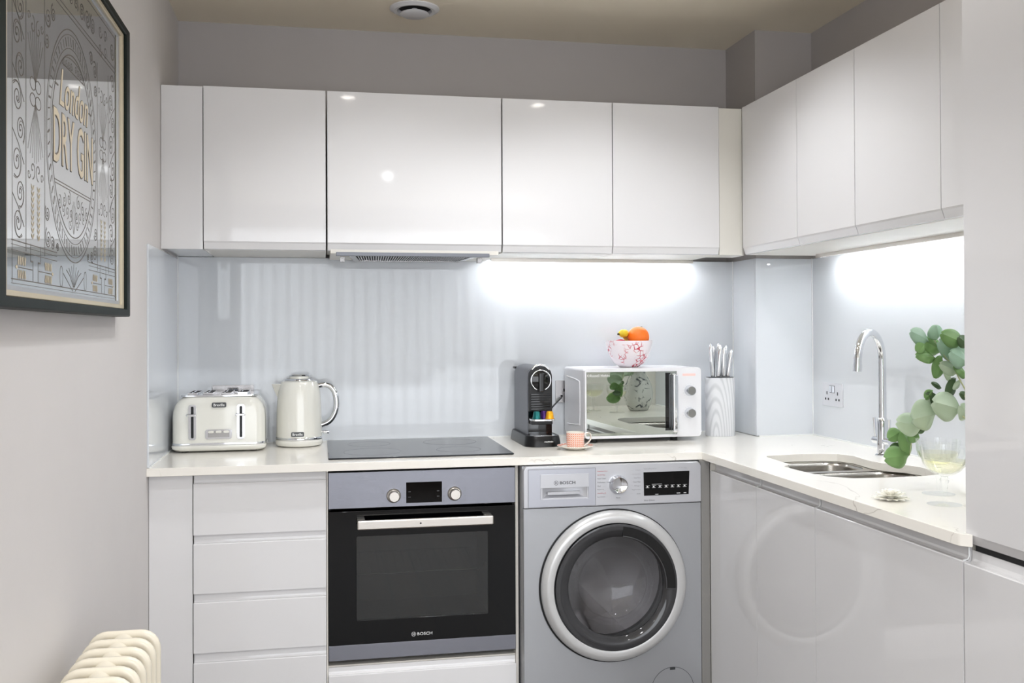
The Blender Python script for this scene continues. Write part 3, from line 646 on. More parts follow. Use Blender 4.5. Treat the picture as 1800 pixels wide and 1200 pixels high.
# grip: crescent recess at the upper right of the glass
b = B(); pts_o = [(DX + 0.004 + 0.196 * math.cos(a), DZ - 0.002 + 0.196 * math.sin(a)) for a in [math.radians(-4 + i * 4.4) for i in range(21)]]
pts_i = [(DX + 0.004 + 0.165 * math.cos(a), DZ - 0.002 + 0.165 * math.sin(a)) for a in [math.radians(-4 + i * 4.4) for i in range(21)]]
b.prism(pts_o + pts_i[::-1], 'Y', YW - 0.0292, YW - 0.022); make('grip_recess', b, 'blackgloss', dd)
b = B(); b.tube([(p[0], YW - 0.030, p[1]) for p in pts_i] + [], 0.0022, 8); b.tube([(pts_i[0][0], YW - 0.030, pts_i[0][1]), (pts_o[0][0], YW - 0.030, pts_o[0][1])], 0.0018, 8)
make('grip_edge', b, mat('dark_edge', rgb(70, 70, 72), 0.15), dd)
b = B(); b.lathe([(0.196, YW + 0.025), (0.212, YW + 0.03), (0.225, YW + 0.10), (0.24, YW + 0.12), (0.24, YW + 0.42), (0.01, YW + 0.43)][::-1][:0] or [(0.238, 0.11), (0.24, 0.42), (0.236, 0.42), (0.234, 0.11)], (DX, YW, DZ), 'Y', 64, closed=True)
b.lathe([(0.239, 0.42), (0.239, 0.43)], (DX, YW, DZ), 'Y', 64)
for a in (0.3, 2.4, 4.5):
    b.tube([(DX + 0.215 * math.cos(a), YW + 0.13, DZ + 0.215 * math.sin(a)), (DX + 0.215 * math.cos(a + .15), YW + 0.41, DZ + 0.215 * math.sin(a + .15))], 0.022, 10)
make('drum', b, 'steel', t)
make('seal', B().lathe([(0.196, 0.022), (0.205, 0.035), (0.178, 0.05), (0.180, 0.075), (0.236, 0.10), (0.237, 0.11), (0.215, 0.022)], (DX, YW, DZ), 'Y', 64, closed=True), mat('grey_seal', rgb(110, 112, 114), 0.5), t)
b = B(); b.plate(circ(1.641, 0.139, 0.0735, 64), [circ(1.641, 0.139, 0.0722, 64)], 'Y', YW, YW - 0.0004); make('service_flap', b, 'dark_print', t)
make('flap_catch', B().box(1.632, 1.650, YW - 0.0012, YW, 0.2035, 0.211), 'badge', t)

# ------------------------------------------------------------------ base units, right run
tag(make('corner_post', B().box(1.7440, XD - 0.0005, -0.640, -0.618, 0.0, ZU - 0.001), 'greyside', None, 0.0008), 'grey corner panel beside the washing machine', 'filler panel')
def jface_r(z0, z1, ztop, x=XD):
    return [(x, z0), (x, z1 - 0.002), (x + 0.0015, z1), (x + 0.014, z1 - 0.001), (x + 0.0175, z1 + 0.003), (x + 0.0185, z1 + 0.008), (x + 0.0185, ztop), (x + 0.022, ztop), (x + 0.022, z0)]
def base_r(y0, y1, label, name='base_cabinet'):
    h0 = ZU - 0.001 if y0 > -0.7 else 0.66; h1 = ZU - 0.001 if y1 < -1.9 else 0.66
    t = thing(name, label, 'base cabinet', ((XD + XW) / 2, (y0 + y1) / 2, 0.0))
    lo, hi = (0.15, ZU - 0.001)
    b = B(); b.box(XD + 0.024, XW - 0.001, y1 + 0.0005, y1 + 0.016, lo, h1); b.box(XD + 0.024 if y0 < -0.7 else XD + 0.0005, XW - 0.001, y0 - 0.016 if y0 < -0.7 else y0 + 0.0005, y0 - 0.0005 if y0 < -0.7 else y0 + 0.0015, lo, h0); b.box(XD + 0.024, XW - 0.001, y1 + 0.016, y0 - 0.016, lo, lo + 0.016); b.box(XD + 0.024, XD + 0.030, y1 + 0.016, y0 - 0.016, lo + 0.016, hi)
    make('carcass', b, 'carcass', t)
    make('plinth', B().box(XD + 0.05, XD + 0.066, y1, y0, 0, 0.15), 'plinth', t)
    make('door', B().prism(jface_r(0.155, 0.8510, 0.8830), 'Y', y1 + 0.0012, y0 - 0.0012), 'door', t, smooth=False)
    b = B(); b.tube([(XD + 0.0165, y1 + 0.003, 0.881), (XD + 0.0165, y1 + 0.003, 0.8590), (XD + 0.0125, y1 + 0.003, 0.8530), (XD + 0.003, y1 + 0.003, 0.8510)], 0.0016, 6)
    make('groove_end', b, 'chrome' if False else 'silicone', t)
base_r(-0.643, -0.993, 'white gloss base cabinet nearest the corner by the washing machine')
base_r(-0.993, -1.3437, 'white gloss base cabinet under the near end of the sink')
base_r(-1.3437, -1.9450, 'widest white gloss base cabinet, below the wine glasses')

# tall fridge housing
t = thing('tall_housing', 'tall white gloss fridge housing closing the right side', 'tall cabinet', (2.1, -2.25, 0.0))
make('carcass', B().box(XD + 0.024, XW - 0.001, -2.558, -1.9555, 0.15, ZT - 0.003), 'carcass', t)
make('plinth', B().box(XD + 0.05, XD + 0.066, -2.558, -1.9555, 0, 0.15), 'plinth', t)
make('shadow_gap', B().box(XD + 0.0195, XD + 0.0239, -2.556, -1.958, 0.8735, 0.8845), 'void', t)
PU = [(XD, ZT), (XD, 0.908), (XD + 0.002, 0.904), (XD + 0.009, 0.8885), (XD + 0.014, 0.886), (XD + 0.022, 0.886), (XD + 0.022, ZT)]
make('door', B().prism(PU, 'Y', -2.556, -1.9560), 'door', t, smooth=False)
make('door', B().prism(jface_r(0.155, 0.8490, 0.8730), 'Y', -2.556, -1.9490), 'door', t, smooth=False)

# ------------------------------------------------------------------ sink and tap
def bowlmesh(x0, x1, y0, y1, ztop, depth, r):
    b = B(); rings = []
    for sc_, z, rr in ((1.0, ztop, r), (0.985, ztop - 0.01, r), (0.94, ztop - depth + 0.02, r * 0.9), (0.86, ztop - depth, r * 0.8), (0.10, ztop - depth - 0.004, 0.01)):
        cx, cy = (x0 + x1) / 2, (y0 + y1) / 2; hx, hy = (x1 - x0) / 2 * sc_, (y1 - y0) / 2 * sc_
        rings.append([b.bm.verts.new((p[0], p[1], z)) for p in rrect(cx - hx, cx + hx, cy - hy, cy + hy, min(rr, hx * 0.98, hy * 0.98), 8)])
    n = len(rings[0])
    for A, C in zip(rings, rings[1:]):
        for i in range(n): b.bm.faces.new((A[i], A[(i + 1) % n], C[(i + 1) % n], C[i]))
    b.bm.faces.new(rings[-1]); return b
t = thing('sink', 'undermounted stainless steel one-and-a-half bowl sink in the right worktop', 'sink', (2.05, -1.0, 0.70))
ra = rrect(1.912, 2.170, -0.955, -0.765, 0.06, 8); rb = rrect(1.868, 2.232, -1.250, -0.985, 0.075, 8)
make('rim', B().plate([(1.852, -0.725), (2.255, -0.725), (2.255, -1.275), (1.852, -1.275)], [ra, rb], 'Z', 0.8825, 0.8845), 'sinksteel', t)
s1 = make('half_bowl', bowlmesh(1.912, 2.170, -0.955, -0.765, 0.8825, 0.14, 0.06), 'sinksteel', t); s2 = make('main_bowl', bowlmesh(1.868, 2.232, -1.250, -0.985, 0.8825, 0.19, 0.075), 'sinksteel', t)
for s_ in (s1, s2):
    so = s_.modifiers.new('solid', 'SOLIDIFY'); so.thickness = 0.001; so.offset = 1
make('drain', B().lathe([(0.04, 0.0), (0.042, 0.002), (0.03, 0.003), (0.028, 0.001), (0.001, 0.001)], (2.05, -1.117, 0.690), 'Z', 32), 'chrome', s2)
b = B(); b.lathe([(0.012, 0), (0.012, -0.003)], (2.228, -1.11, 0.845), 'X', 20); make('overflow', b, 'black', s2)

TX, TY = 2.277, -0.848
t = thing('kitchen_tap', 'tall chrome swan-neck mixer tap with two slim levers behind the sink', 'tap', (TX, TY, ZW))
make('body', B().lathe([(0.024, 0.0), (0.024, 0.004), (0.0175, 0.008), (0.0170, 0.112), (0.014, 0.120), (0.0125, 0.122)], (TX, TY, ZW + 0.0003), 'Z', 32), 'chrome', t)
dirx, diry = -0.82, -0.57; R_ = 0.088
pts = [(TX, TY, 1.02), (TX, TY, 1.10), (TX, TY, 1.17), (TX, TY, 1.218)]
for i in range(1, 21):
    a = PI * i / 20 * 0.97
    d_ = R_ * (1 - math.cos(a)); pts.append((TX + dirx * d_, TY + diry * d_, 1.218 + R_ * math.sin(a)))
ex, ey, ez = pts[-1]; pts.append((ex + dirx * 0.001, ey + diry * 0.001, 1.206))
make('spout', B().tube(pts, 0.0122, 24), 'chrome', t)
make('nozzle', B().tube([(ex + dirx * 0.001, ey + diry * 0.001, 1.209), (ex + dirx * 0.003, ey + diry * 0.003, 1.186)], 0.0133, 24), 'chrome', t)
for sy in (1, -1):
    h = make('lever', B().tube([(TX, TY + sy * 0.014, 0.958), (TX, TY + sy * 0.048, 0.958)], 0.0115, 20), 'chrome', t)
    make('lever_pin', B().tube([(TX, TY + sy * 0.041, 0.966), (TX - 0.003, TY + sy * 0.043, 1.03)], [0.0035, 0.0048], 14), 'chrome', h)

# ------------------------------------------------------------------ sockets
def socket(cx, cy, cz, wall, label):
    """UK double socket; built facing -Y then turned for the right wall"""
    t = thing('double_socket', label, 'socket', (cx, cy, cz), 0 if wall == 'back' else -PI / 2, None, local=True)
    make('plate', B().prism(rrect(-0.073, 0.073, -0.043, 0.043, 0.004, 3), 'Y', 0.0, -0.004), 'steel' if wall == 'back' else 'platesteel', t, 0.001, seg=2)
    for sx in (-1, 1):
        r_ = make('rocker_switch', B().box(sx * 0.0095 - 0.0075, sx * 0.0095 + 0.0075, -0.0075, -0.0042, 0.008, 0.032), 'chrome', t, 0.001)
        make('switch_surround', B().plate(rrect(sx * 0.0095 - 0.0090, sx * 0.0095 + 0.0090, 0.0065, 0.0335, 0.001, 2), [rrect(sx * 0.0095 - 0.0077, sx * 0.0095 + 0.0077, 0.0078, 0.0322, 0.001, 2)], 'Y', -0.0045, -0.0041), 'black', r_)
        b = B(); b.box(sx * 0.038 - 0.003, sx * 0.038 + 0.003, -0.0045, -0.0041, -0.001, 0.011)
        b.box(sx * 0.038 - 0.0145, sx * 0.038 - 0.006, -0.0045, -0.0041, -0.0215, -0.0135); b.box(sx * 0.038 + 0.006, sx * 0.038 + 0.0145, -0.0045, -0.0041, -0.0215, -0.0135)
        make('pin_holes', b, 'black', t)
socket(0.199, -0.0065, 1.080, 'back', 'brushed steel double socket on the back splashback behind the toaster')
socket(1.476, -0.0065, 1.080, 'back', 'steel double socket behind the microwave, only its left edge showing')
socket(XW - 0.0065, -0.366, 1.074, 'right', 'steel double socket on the right wall splashback left of the tap')

# ------------------------------------------------------------------ toaster
t = thing('toaster', 'cream four-slice toaster with chrome levers by the left wall', 'toaster', (0.172, -0.15, ZW))
tx0, tx1, ty0, ty1 = 0.020, 0.324, -0.262, -0.042
def loft(levels, n=8):
    b = B(); rings = []
    for (x0, x1, y0, y1, r, z) in levels: rings.append([b.bm.verts.new((p[0], p[1], z)) for p in rrect(x0, x1, y0, y1, r, n)])
    m = len(rings[0])
    for A, C in zip(rings, rings[1:]):
        for i in range(m): b.bm.faces.new((A[i], A[(i + 1) % m], C[(i + 1) % m], C[i]))
    b.bm.faces.new(rings[0][::-1]); b.bm.faces.new(rings[-1]); return b
make('body', loft([(tx0, tx1, ty0, ty1, 0.035, 0.9425), (tx0, tx1, ty0, ty1, 0.035, 1.03), (tx0 + 0.002, tx1 - 0.002, ty0 + 0.001, ty1 - 0.001, 0.035, 1.05), (tx0 + 0.008, tx1 - 0.008, ty0 + 0.002, ty1 - 0.002, 0.035, 1.069),
      (tx0 + 0.019, tx1 - 0.019, ty0 + 0.005, ty1 - 0.005, 0.035, 1.085), (tx0 + 0.032, tx1 - 0.032, ty0 + 0.012, ty1 - 0.012, 0.033, 1.0955), (tx0 + 0.040, tx1 - 0.040, ty0 + 0.02, ty1 - 0.02, 0.03, 1.098)]), 'cream', t)
make('chrome_band', loft([(tx0 - 0.001, tx1 + 0.001, ty0 - 0.001, ty1 + 0.001, 0.036, 0.934), (tx0 - 0.002, tx1 + 0.002, ty0 - 0.002, ty1 + 0.002, 0.037, 0.938), (tx0 - 0.001, tx1 + 0.001, ty0 - 0.001, ty1 + 0.001, 0.036, 0.9425)]), 'chrome', t)
make('base', loft([(tx0 + 0.006, tx1 - 0.006, ty0 + 0.006, ty1 - 0.006, 0.034, 0.9155), (tx0 - 0.002, tx1 + 0.002, ty0 - 0.002, ty1 + 0.002, 0.038, 0.922), (tx0 - 0.004, tx1 + 0.004, ty0 - 0.004, ty1 + 0.004, 0.039, 0.930), (tx0 - 0.003, tx1 + 0.003, ty0 - 0.003, ty1 + 0.003, 0.038, 0.934)]), 'cream', t)
for fx in (0.06, 0.285):
    for fy in (-0.225, -0.08): make('foot', B().lathe([(0.012, 0.0), (0.012, 0.0055)], (fx, fy, ZW + 0.0003), 'Z', 16), 'rubber', t)
slots = [(0.075 + k * 0.054 + (0.012 if k > 1 else 0)) for k in range(4)]
tp = make('top_plate', B().plate(rrect(0.048, 0.296, -0.250, -0.054, 0.02, 5), [[(s - 0.014, -0.225), (s + 0.014, -0.225), (s + 0.014, -0.080), (s - 0.014, -0.080)] for s in [slots[0] + 0.01, slots[1] + 0.006, slots[2], slots[3]]], 'Z', 1.0975, 1.1035), 'chrome', t, 0.0012, seg=2)
make('slot_wells', B().box(0.06, 0.284, -0.23, -0.075, 1.0976, 1.0982), 'void', tp)
for i, s in enumerate([slots[0] + 0.01, slots[1] + 0.006, slots[2], slots[3]]):
    make('slot_collar', B().plate([(s - 0.0165, -0.229), (s + 0.0165, -0.229), (s + 0.0165, -0.076), (s - 0.0165, -0.076)], [[(s - 0.0145, -0.226), (s + 0.0145, -0.226), (s + 0.0145, -0.079), (s - 0.0145, -0.079)]], 'Z', 1.1035, 1.1095), 'chrome', tp, 0.0008, seg=2)
FY = ty0 - 0.0005
for lx in (0.088, 0.246):
    lv = make('lever_track', B().plate(rrect(lx - 0.0125, lx + 0.0125, 0.954, 1.072, 0.008, 5), [rrect(lx - 0.0045, lx + 0.0045, 0.960, 1.066, 0.004, 4)], 'Y', FY - 0.0035, FY + 0.0005), 'chrome', t, 0.0008, seg=2)
    make('track_slot', B().box(lx - 0.0045, lx + 0.0045, FY - 0.0012, FY + 0.0002, 0.958, 1.068), 'black', lv)
    make('lever_knob', B().box(lx - 0.0175, lx + 0.0150, FY - 0.026, FY - 0.004, 1.0335, 1.0425), 'chrome', lv, 0.0035)
pl = make('button_panel', B().prism(rrect(0.1295, 0.2165, 0.9555, 0.9880, 0.007, 5), 'Y', FY - 0.003, FY + 0.0005), 'chrome', t, 0.001, seg=2)
make('button_inset', B().box(0.1385, 0.2085, FY - 0.0036, FY - 0.0028, 0.9615, 0.9840), mat('button_steel', rgb(150, 148, 146), 0.35, 0.8), pl)
for bx in (0.1485, 0.1735, 0.1985): make('button', B().prism(rrect(bx - 0.0095, bx + 0.0095, 0.9760, 0.9840, 0.0038, 4), 'Y', FY - 0.007, FY - 0.0034), 'cream', pl, 0.001, seg=2)
bd = make('badge', B().prism(rrect(0.1515, 0.1980, 1.0620, 1.0785, 0.004, 4), 'Y', FY - 0.0025, FY + 0.006), 'badge', t)
text('brand_lettering', 'Breville', 0.0088, 'white_print', bd, 0.036, (0.17475, FY - 0.0026, 1.0702), '-Y', 0, 0.02)

# ------------------------------------------------------------------ kettle
KX, KY = 0.436, -0.116
t = thing('kettle', 'cream jug kettle with chrome handle beside the toaster', 'kettle', (KX, KY, ZW))
prof = [(0.0805, 0.944), (0.0802, 0.960), (0.0795, 1.000), (0.0780, 1.045), (0.0755, 1.085), (0.0728, 1.108), (0.0690, 1.126), (0.0620, 1.138), (0.0500, 1.1425)]
b = B(); b.lathe([(r, z) for r, z in prof], (KX, KY, 0), 'Z', 64); make('jug', b, 'cream', t)
b = B(); b.lathe([(0.0805, 0.934), (0.0818, 0.936), (0.0818, 0.942), (0.0805, 0.944)], (KX, KY, 0), 'Z', 64); make('chrome_band', b, 'chrome', t)
b = B(); b.lathe([(0.070, 0.9103), (0.080, 0.915), (0.0835, 0.923), (0.083, 0.930), (0.080, 0.934)], (KX, KY, 0), 'Z', 64); make('power_base', b, 'cream', t)
ld = make('lid', B().lathe([(0.0500, 1.1415), (0.0500, 1.1440), (0.044, 1.1475), (0.034, 1.149), (0.034, 1.156), (0.030, 1.160), (0.0001, 1.1615)], (KX, KY, 0), 'Z', 48), 'cream', t)
make('lid_ring', B().lathe([(0.0505, 1.1412), (0.0525, 1.143), (0.051, 1.147), (0.044, 1.1495), (0.046, 1.146)], (KX, KY, 0), 'Z', 48, closed=True), 'chrome', ld)
make('lid_handle', B().lathe([(0.0335, 1.157), (0.0355, 1.1585), (0.033, 1.162), (0.029, 1.162)], (KX, KY, 0), 'Z', 40, closed=True), 'chrome', ld)
b = B(); b._faces([(KX - 0.096, KY - 0.004, 1.131), (KX - 0.058, KY - 0.030, 1.131), (KX - 0.058, KY + 0.030, 1.131), (KX - 0.096, KY + 0.004, 1.131), (KX - 0.070, KY - 0.004, 1.072), (KX - 0.070, KY + 0.004, 1.072), (KX - 0.085, KY, 1.103)],
      [(0, 3, 2, 1), (0, 1, 4, 6), (3, 6, 5, 2), (0, 6, 3), (4, 5, 6), (1, 2, 5, 4)])
make('spout', b, 'cream', t, 0.002)
hp = [(KX + 0.060, KY, 1.121), (KX + 0.085, KY, 1.126), (KX + 0.108, KY, 1.120), (KX + 0.124, KY, 1.100), (KX + 0.131, KY, 1.070), (KX + 0.130, KY, 1.040), (KX + 0.120, KY, 1.012), (KX + 0.102, KY, 0.992), (KX + 0.072, KY, 0.980)]
def smooth(pts, n=4):
    out = []
    P = [Vector(p) for p in pts]
    for i in range(len(P) - 1):
        p0, p1, p2, p3 = P[max(i - 1, 0)], P[i], P[i + 1], P[min(i + 2, len(P) - 1)]
        for k in range(n):
            s = k / n; out.append(0.5 * ((2 * p1) + (-p0 + p2) * s + (2 * p0 - 5 * p1 + 4 * p2 - p3) * s * s + (-p0 + 3 * p1 - 3 * p2 + p3) * s ** 3))
    out.append(P[-1]); return out
make('handle', B().tube(smooth(hp), 0.0102, 16), 'chrome', t)
make('switch', B().tube([(KX + 0.076, KY, 0.957), (KX + 0.088, KY, 0.957), (KX + 0.104, KY, 0.956)], [0.004, 0.0065, 0.0055], 14), 'chrome', t)
bd = make('badge', B().prism(rrect(KX - 0.026, KX + 0.018, 0.9490, 0.9655, 0.004, 4), 'Y', KY - 0.0815, KY - 0.070), 'badge', t)
text('brand_lettering', 'Breville', 0.0088, 'white_print', bd, 0.034, (KX - 0.004, KY - 0.0817, 0.9572), '-Y', 0, 0.02)

# ------------------------------------------------------------------ coffee machine
CX = 1.2775
t = thing('coffee_machine', 'slim black and grey pod coffee machine between hob and microwave', 'coffee machine', (CX, -0.19, ZW))
make('base', loft([(CX - 0.066, CX + 0.066, -0.372, -0.045, 0.045, ZW + 0.0003), (CX - 0.066, CX + 0.066, -0.372, -0.045, 0.045, ZW + 0.006), (CX - 0.062, CX + 0.062, -0.366, -0.05, 0.045, 0.944), (CX - 0.060, CX + 0.060, -0.364, -0.052, 0.044, 0.947)]), 'black', t)
def arch(hw, z0, zs, zt, n=14):
    pts = [(CX - hw, z0), (CX + hw, z0)]
    for i in range(n + 1):
        a = PI * i / n; pts.append((CX + hw * math.copysign(abs(math.cos(a)) ** 0.8, math.cos(a)), zs + (zt - zs) * math.sin(a) ** 0.8))
    return pts
make('side_shell', B().prism(arch(0.0455, 0.945, 1.150, 1.1905), 'Y', -0.290, -0.055), 'greypanel', t, 0.002)
make('front_face', B().plate(arch(0.0425, 1.030, 1.148, 1.1865), [], 'Y', -0.304, -0.2895), 'black', t, 0.002)
b = B()
for k in range(7): b.box(CX - 0.036, CX + 0.036, -0.3085, -0.3035, 1.036 + k * 0.0087, 1.0405 + k * 0.0087)
make('grille_ribs', b, 'blackgloss', t, 0.001)
make('lower_face', B().box(CX - 0.0425, CX + 0.0425, -0.296, -0.2895, 0.947, 1.030), 'blackgloss', t)
b = B(); arcp = [(CX + 0.0355 * math.sin(a), -0.312, 1.1400 - 0.0355 * math.cos(a)) for a in [math.radians(24 + i * 312 / 48) for i in range(49)]]
b.tube(arcp, 0.0026, 10); make('chrome_ring', b, 'chrome', t)
make('head', B().lathe([(0.0375, 0.0), (0.0375, -0.008), (0.034, -0.010), (0.0001, -0.0105)], (CX, -0.3035, 1.1400), 'Y', 48), 'blackgloss', t)
make('head_handle', B().box(CX - 0.0095, CX + 0.0095, -0.324, -0.313, 1.098, 1.168), 'blackgloss', t, 0.004)
b = B(); b.tube([(CX - 0.030, -0.30, 1.178), (CX - 0.018, -0.30, 1.190), (CX, -0.30, 1.194), (CX + 0.018, -0.30, 1.190), (CX + 0.032, -0.30, 1.176)], 0.0045, 10); make('lever', b, 'chrome', t)
make('cup_shelf', B().prism(rrect(CX - 0.043, CX + 0.043, -0.360, -0.296, 0.018, 5), 'Z', 0.9990, 1.0065), 'chrome', t, 0.002)
make('shelf_bracket', B().box(CX - 0.038, CX + 0.038, -0.330, -0.296, 0.985, 0.9985), 'black', t, 0.002)
b = B(); b.prism(rrect(CX - 0.044, CX + 0.044, -0.360, -0.300, 0.02, 5), 'Z', 0.9472, 0.9492)
make('drip_grid', b, 'chrome', t, 0.0005)
make('water_tank', B().prism(rrect(CX - 0.040, CX + 0.036, -0.053, -0.022, 0.01, 4), 'Z', 0.935, 1.172), 'clear', t)
make('tank_lid', B().box(CX - 0.044, CX + 0.036, -0.054, -0.020, 1.1725, 1.180), 'black', t, 0.002)
make('tank_foot', B().box(CX - 0.044, CX + 0.040, -0.052, -0.020, ZW + 0.0005, 0.9345), 'black', t, 0.002)
text('brand_lettering', 'magimix', 0.0075, 'white_print', t, 0.032, (CX + 0.014, -0.3722, 0.928), '-Y', 0, 0.02)
def pod(x, y, m, label):
    p = make('coffee_pod', B().lathe([(0.0175, 0.0), (0.0175, 0.001), (0.0145, 0.0015), (0.0118, 0.022), (0.0095, 0.0255), (0.0001, 0.0265)], (x, y, 1.0068), 'Z', 28), m)
    tag(p, label, 'coffee pod', 'coffee pods on the cup shelf')
pod(CX - 0.0215, -0.338, 'teal', 'teal coffee pod standing on the machine shelf')
pod(CX + 0.0090, -0.320, 'purple', 'purple coffee pod in the middle of the machine shelf')
pod(CX + 0.0245, -0.341, 'yellow', 'yellow coffee pod at the right of the machine shelf')
tag(make('power_cord', B().tube(smooth([(1.327, -0.12, 0.96), (1.345, -0.10, 0.985), (1.375, -0.06, 1.02), (1.425, -0.02, 1.058)]), 0.003, 8), 'black'), 'black cord rising from coffee machine to hidden socket', 'cord')

# ------------------------------------------------------------------ microwave
ang = math.radians(1.3)
t = thing('microwave', 'white microwave oven with a mirrored door below the fruit bowl', 'microwave', (1.6625, -0.291, ZW), ang, None, local=True)
W2 = 0.2225; zb0, zt0 = 0.016, 0.268
make('shell', B().box(-W2, W2, 0.004, 0.270, zb0, zt0), 'mw', t, 0.010, seg=4)
make('front_frame', B().plate(rrect(-W2, W2, zb0, zt0, 0.012, 4), [[(-W2 + 0.006, zb0 + 0.010), (0.1275, zb0 + 0.010), (0.1275, zt0 - 0.012), (-W2 + 0.006, zt0 - 0.012)]], 'Y', -0.010, 0.0038), 'mw', t, 0.0025)
dr = make('mirror_door', B().box(-W2 + 0.0068, 0.1268, -0.0085, 0.003, zb0 + 0.0108, zt0 - 0.0128), 'mirror', t)
make('handle_recess', B().box(0.083, 0.1035, -0.0098, -0.0084, 0.040, 0.250), 'blackgloss', dr)
make('handle', B().box(0.1045, 0.1250, -0.034, -0.009, 0.034, 0.247), 'chrome', dr, 0.006)
for kz in (0.102, 0.184):
    k = make('control_knob', B().lathe([(0.0205, 0), (0.0205, -0.003), (0.0185, -0.006), (0.0175, -0.020), (0.0160, -0.022), (0.0001, -0.022)], (0.177, -0.010, kz), 'Y', 40), 'chrome', t)
    make('knob_cap', B().lathe([(0.0150, 0), (0.0150, -0.0006)], (0.177, -0.0322, kz), 'Y', 36), 'knobgrey', k)
    b = B()
    for i in range(12):
        a = math.radians(-40 + i * 24); b.box(0.177 + 0.0255 * math.cos(a) - 0.0012, 0.177 + 0.0255 * math.cos(a) + 0.0012, -0.0103, -0.0099, kz + 0.0255 * math.sin(a) - 0.0004, kz + 0.0255 * math.sin(a) + 0.0004)
    make('knob_scale', b, 'pale_print', t)
make('energy_marking', B().box(0.150, 0.200, -0.0103, -0.0099, 0.238, 0.246), 'pink_print', t)
tt = text('brand_lettering', 'Russell Hobbs', 0.0100, 'white_print', dr, 0.074, (-0.166, -0.0087, 0.243), '-Y')
b = B().plate(circ(-0.2095, 0.243, 0.0042, 20), [circ(-0.2095, 0.243, 0.0030, 20)], 'Y', -0.0087, -0.0090); make('brand_emblem', b, 'white_print', dr)
for fx in (-0.18, 0.13):
    for fy in (0.03, 0.22): make('foot', B().lathe([(0.014, 0.0003), (0.014, 0.0155)], (fx, fy, 0), 'Z', 16), 'rubber', t)
b = B()
rr = [(0.05, 0.055), (0.05, 0.205), (0.06, 0.225), (0.20, 0.225)]
b.tube(smooth([(-W2 - 0.0005, 0.225, 0.052), (-W2 - 0.0005, 0.075, 0.062), (-W2 - 0.0005, 0.055, 0.075), (-W2 - 0.0005, 0.053, 0.200), (-W2 - 0.0005, 0.075, 0.222), (-W2 - 0.0005, 0.225, 0.232)], 5), 0.0028, 8)
make('side_moulding', b, 'mw', t)

# ------------------------------------------------------------------ fruit bowl and fruit
BX, BY, BZ = 1.641, -0.195, ZW + 0.2685
prof_o = [(0.0001, 0.0), (0.034, 0.0), (0.040, 0.004), (0.058, 0.018), (0.073, 0.040), (0.082, 0.064), (0.0862, 0.088), (0.0868, 0.099)]
prof_i = [(0.0845, 0.099), (0.0838, 0.088), (0.0795, 0.064), (0.070, 0.041), (0.056, 0.021), (0.038, 0.008), (0.0001, 0.006)]
tag(make('fruit_bowl', B().lathe(prof_o + prof_i, (BX, BY, BZ), 'Z', 64), 'bowl'), 'round white glass bowl flecked with red, on top of the microwave', 'bowl')
og = thing('orange', 'large orange resting at the right of the fruit bowl', 'orange', (BX + 0.034, BY - 0.010, BZ + 0.072))
make('flesh', B().sphere((BX + 0.034, BY - 0.010, BZ + 0.112), 0.0405, (1, 1, 0.96)), 'orange', og)
make('stalk_button', B().lathe([(0.004, 0), (0.003, 0.002), (0.0001, 0.0022)], (BX + 0.045, BY - 0.014, BZ + 0.1492), 'Z', 12), 'leaf_k', og)
bn = thing('banana', 'ripe banana with a dark tip leaning against the orange', 'banana', (BX - 0.012, BY, BZ + 0.05))
bp = [(BX - 0.047, BY - 0.028, BZ + 0.123), (BX - 0.038, BY - 0.025, BZ + 0.125), (BX - 0.022, BY - 0.018, BZ + 0.126), (BX - 0.010, BY + 0.020, BZ + 0.124), (BX + 0.006, BY + 0.046, BZ + 0.114), (BX + 0.014, BY + 0.058, BZ + 0.098)]
make('skin', B().tube(smooth(bp, 5), [0.0045 + 0.0100 * min(1, i / 6) - (0.004 * max(0, (i - 20) / 5)) for i in range(26)], 14), 'banana', bn)
make('stalk', B().tube([(BX - 0.052, BY - 0.029, BZ + 0.1225), (BX - 0.046, BY - 0.0278, BZ + 0.1232)], [0.0038, 0.0048], 10), 'bananatip', bn)
tag(make('red_apple', B().sphere((BX - 0.034, BY - 0.006, BZ + 0.070), 0.036, (1, 1, 0.95)), 'fruitred'), 'shiny red fruit under the banana in the bowl', 'fruit')
tag(make('green_lime', B().sphere((BX - 0.002, BY - 0.004, BZ + 0.0365), 0.027), 'leaf_d') , 'round green fruit at the bottom of the bowl', 'fruit')

# ------------------------------------------------------------------ cup and saucer
SX, SY = 1.3655, -0.452
tag(make('saucer', B().lathe([(0.0001, 0.0), (0.030, 0.0), (0.034, 0.002), (0.052, 0.008), (0.0625, 0.0125), (0.0622, 0.014), (0.050, 0.0105), (0.034, 0.0052), (0.0001, 0.0045)], (SX, SY, ZW + 0.0003), 'Z', 56), 'china'), 'small cream saucer with orange rim under the patterned cup', 'saucer')
make('rim_band', B().lathe([(0.050, 0.0108), (0.0615, 0.01415), (0.0615, 0.01435), (0.050, 0.0112)], (SX, SY, ZW + 0.0003), 'Z', 56, closed=True), 'lattice', bpy.data.objects['saucer'])
t = thing('teacup', 'espresso cup with orange lattice pattern in front of the coffee machine', 'cup', (SX, SY, ZW + 0.006))
make('cup_wall', B().lathe([(0.0001, 0.0), (0.027, 0.0), (0.0295, 0.003), (0.0305, 0.020), (0.0310, 0.052), (0.0292, 0.052), (0.0288, 0.020), (0.027, 0.006), (0.0001, 0.005)], (SX, SY, ZW + 0.0062), 'Z', 48), 'lattice', t)
make('inner_lining', B().lathe([(0.0288, 0.0518), (0.0284, 0.020), (0.026, 0.0068), (0.0001, 0.0062), (0.0001, 0.0055), (0.0265, 0.0062), (0.0291, 0.020), (0.0296, 0.0524), (0.0312, 0.0524), (0.0312, 0.0532), (0.0288, 0.0532)], (SX, SY, ZW + 0.0062), 'Z', 48, closed=True), 'china', t)
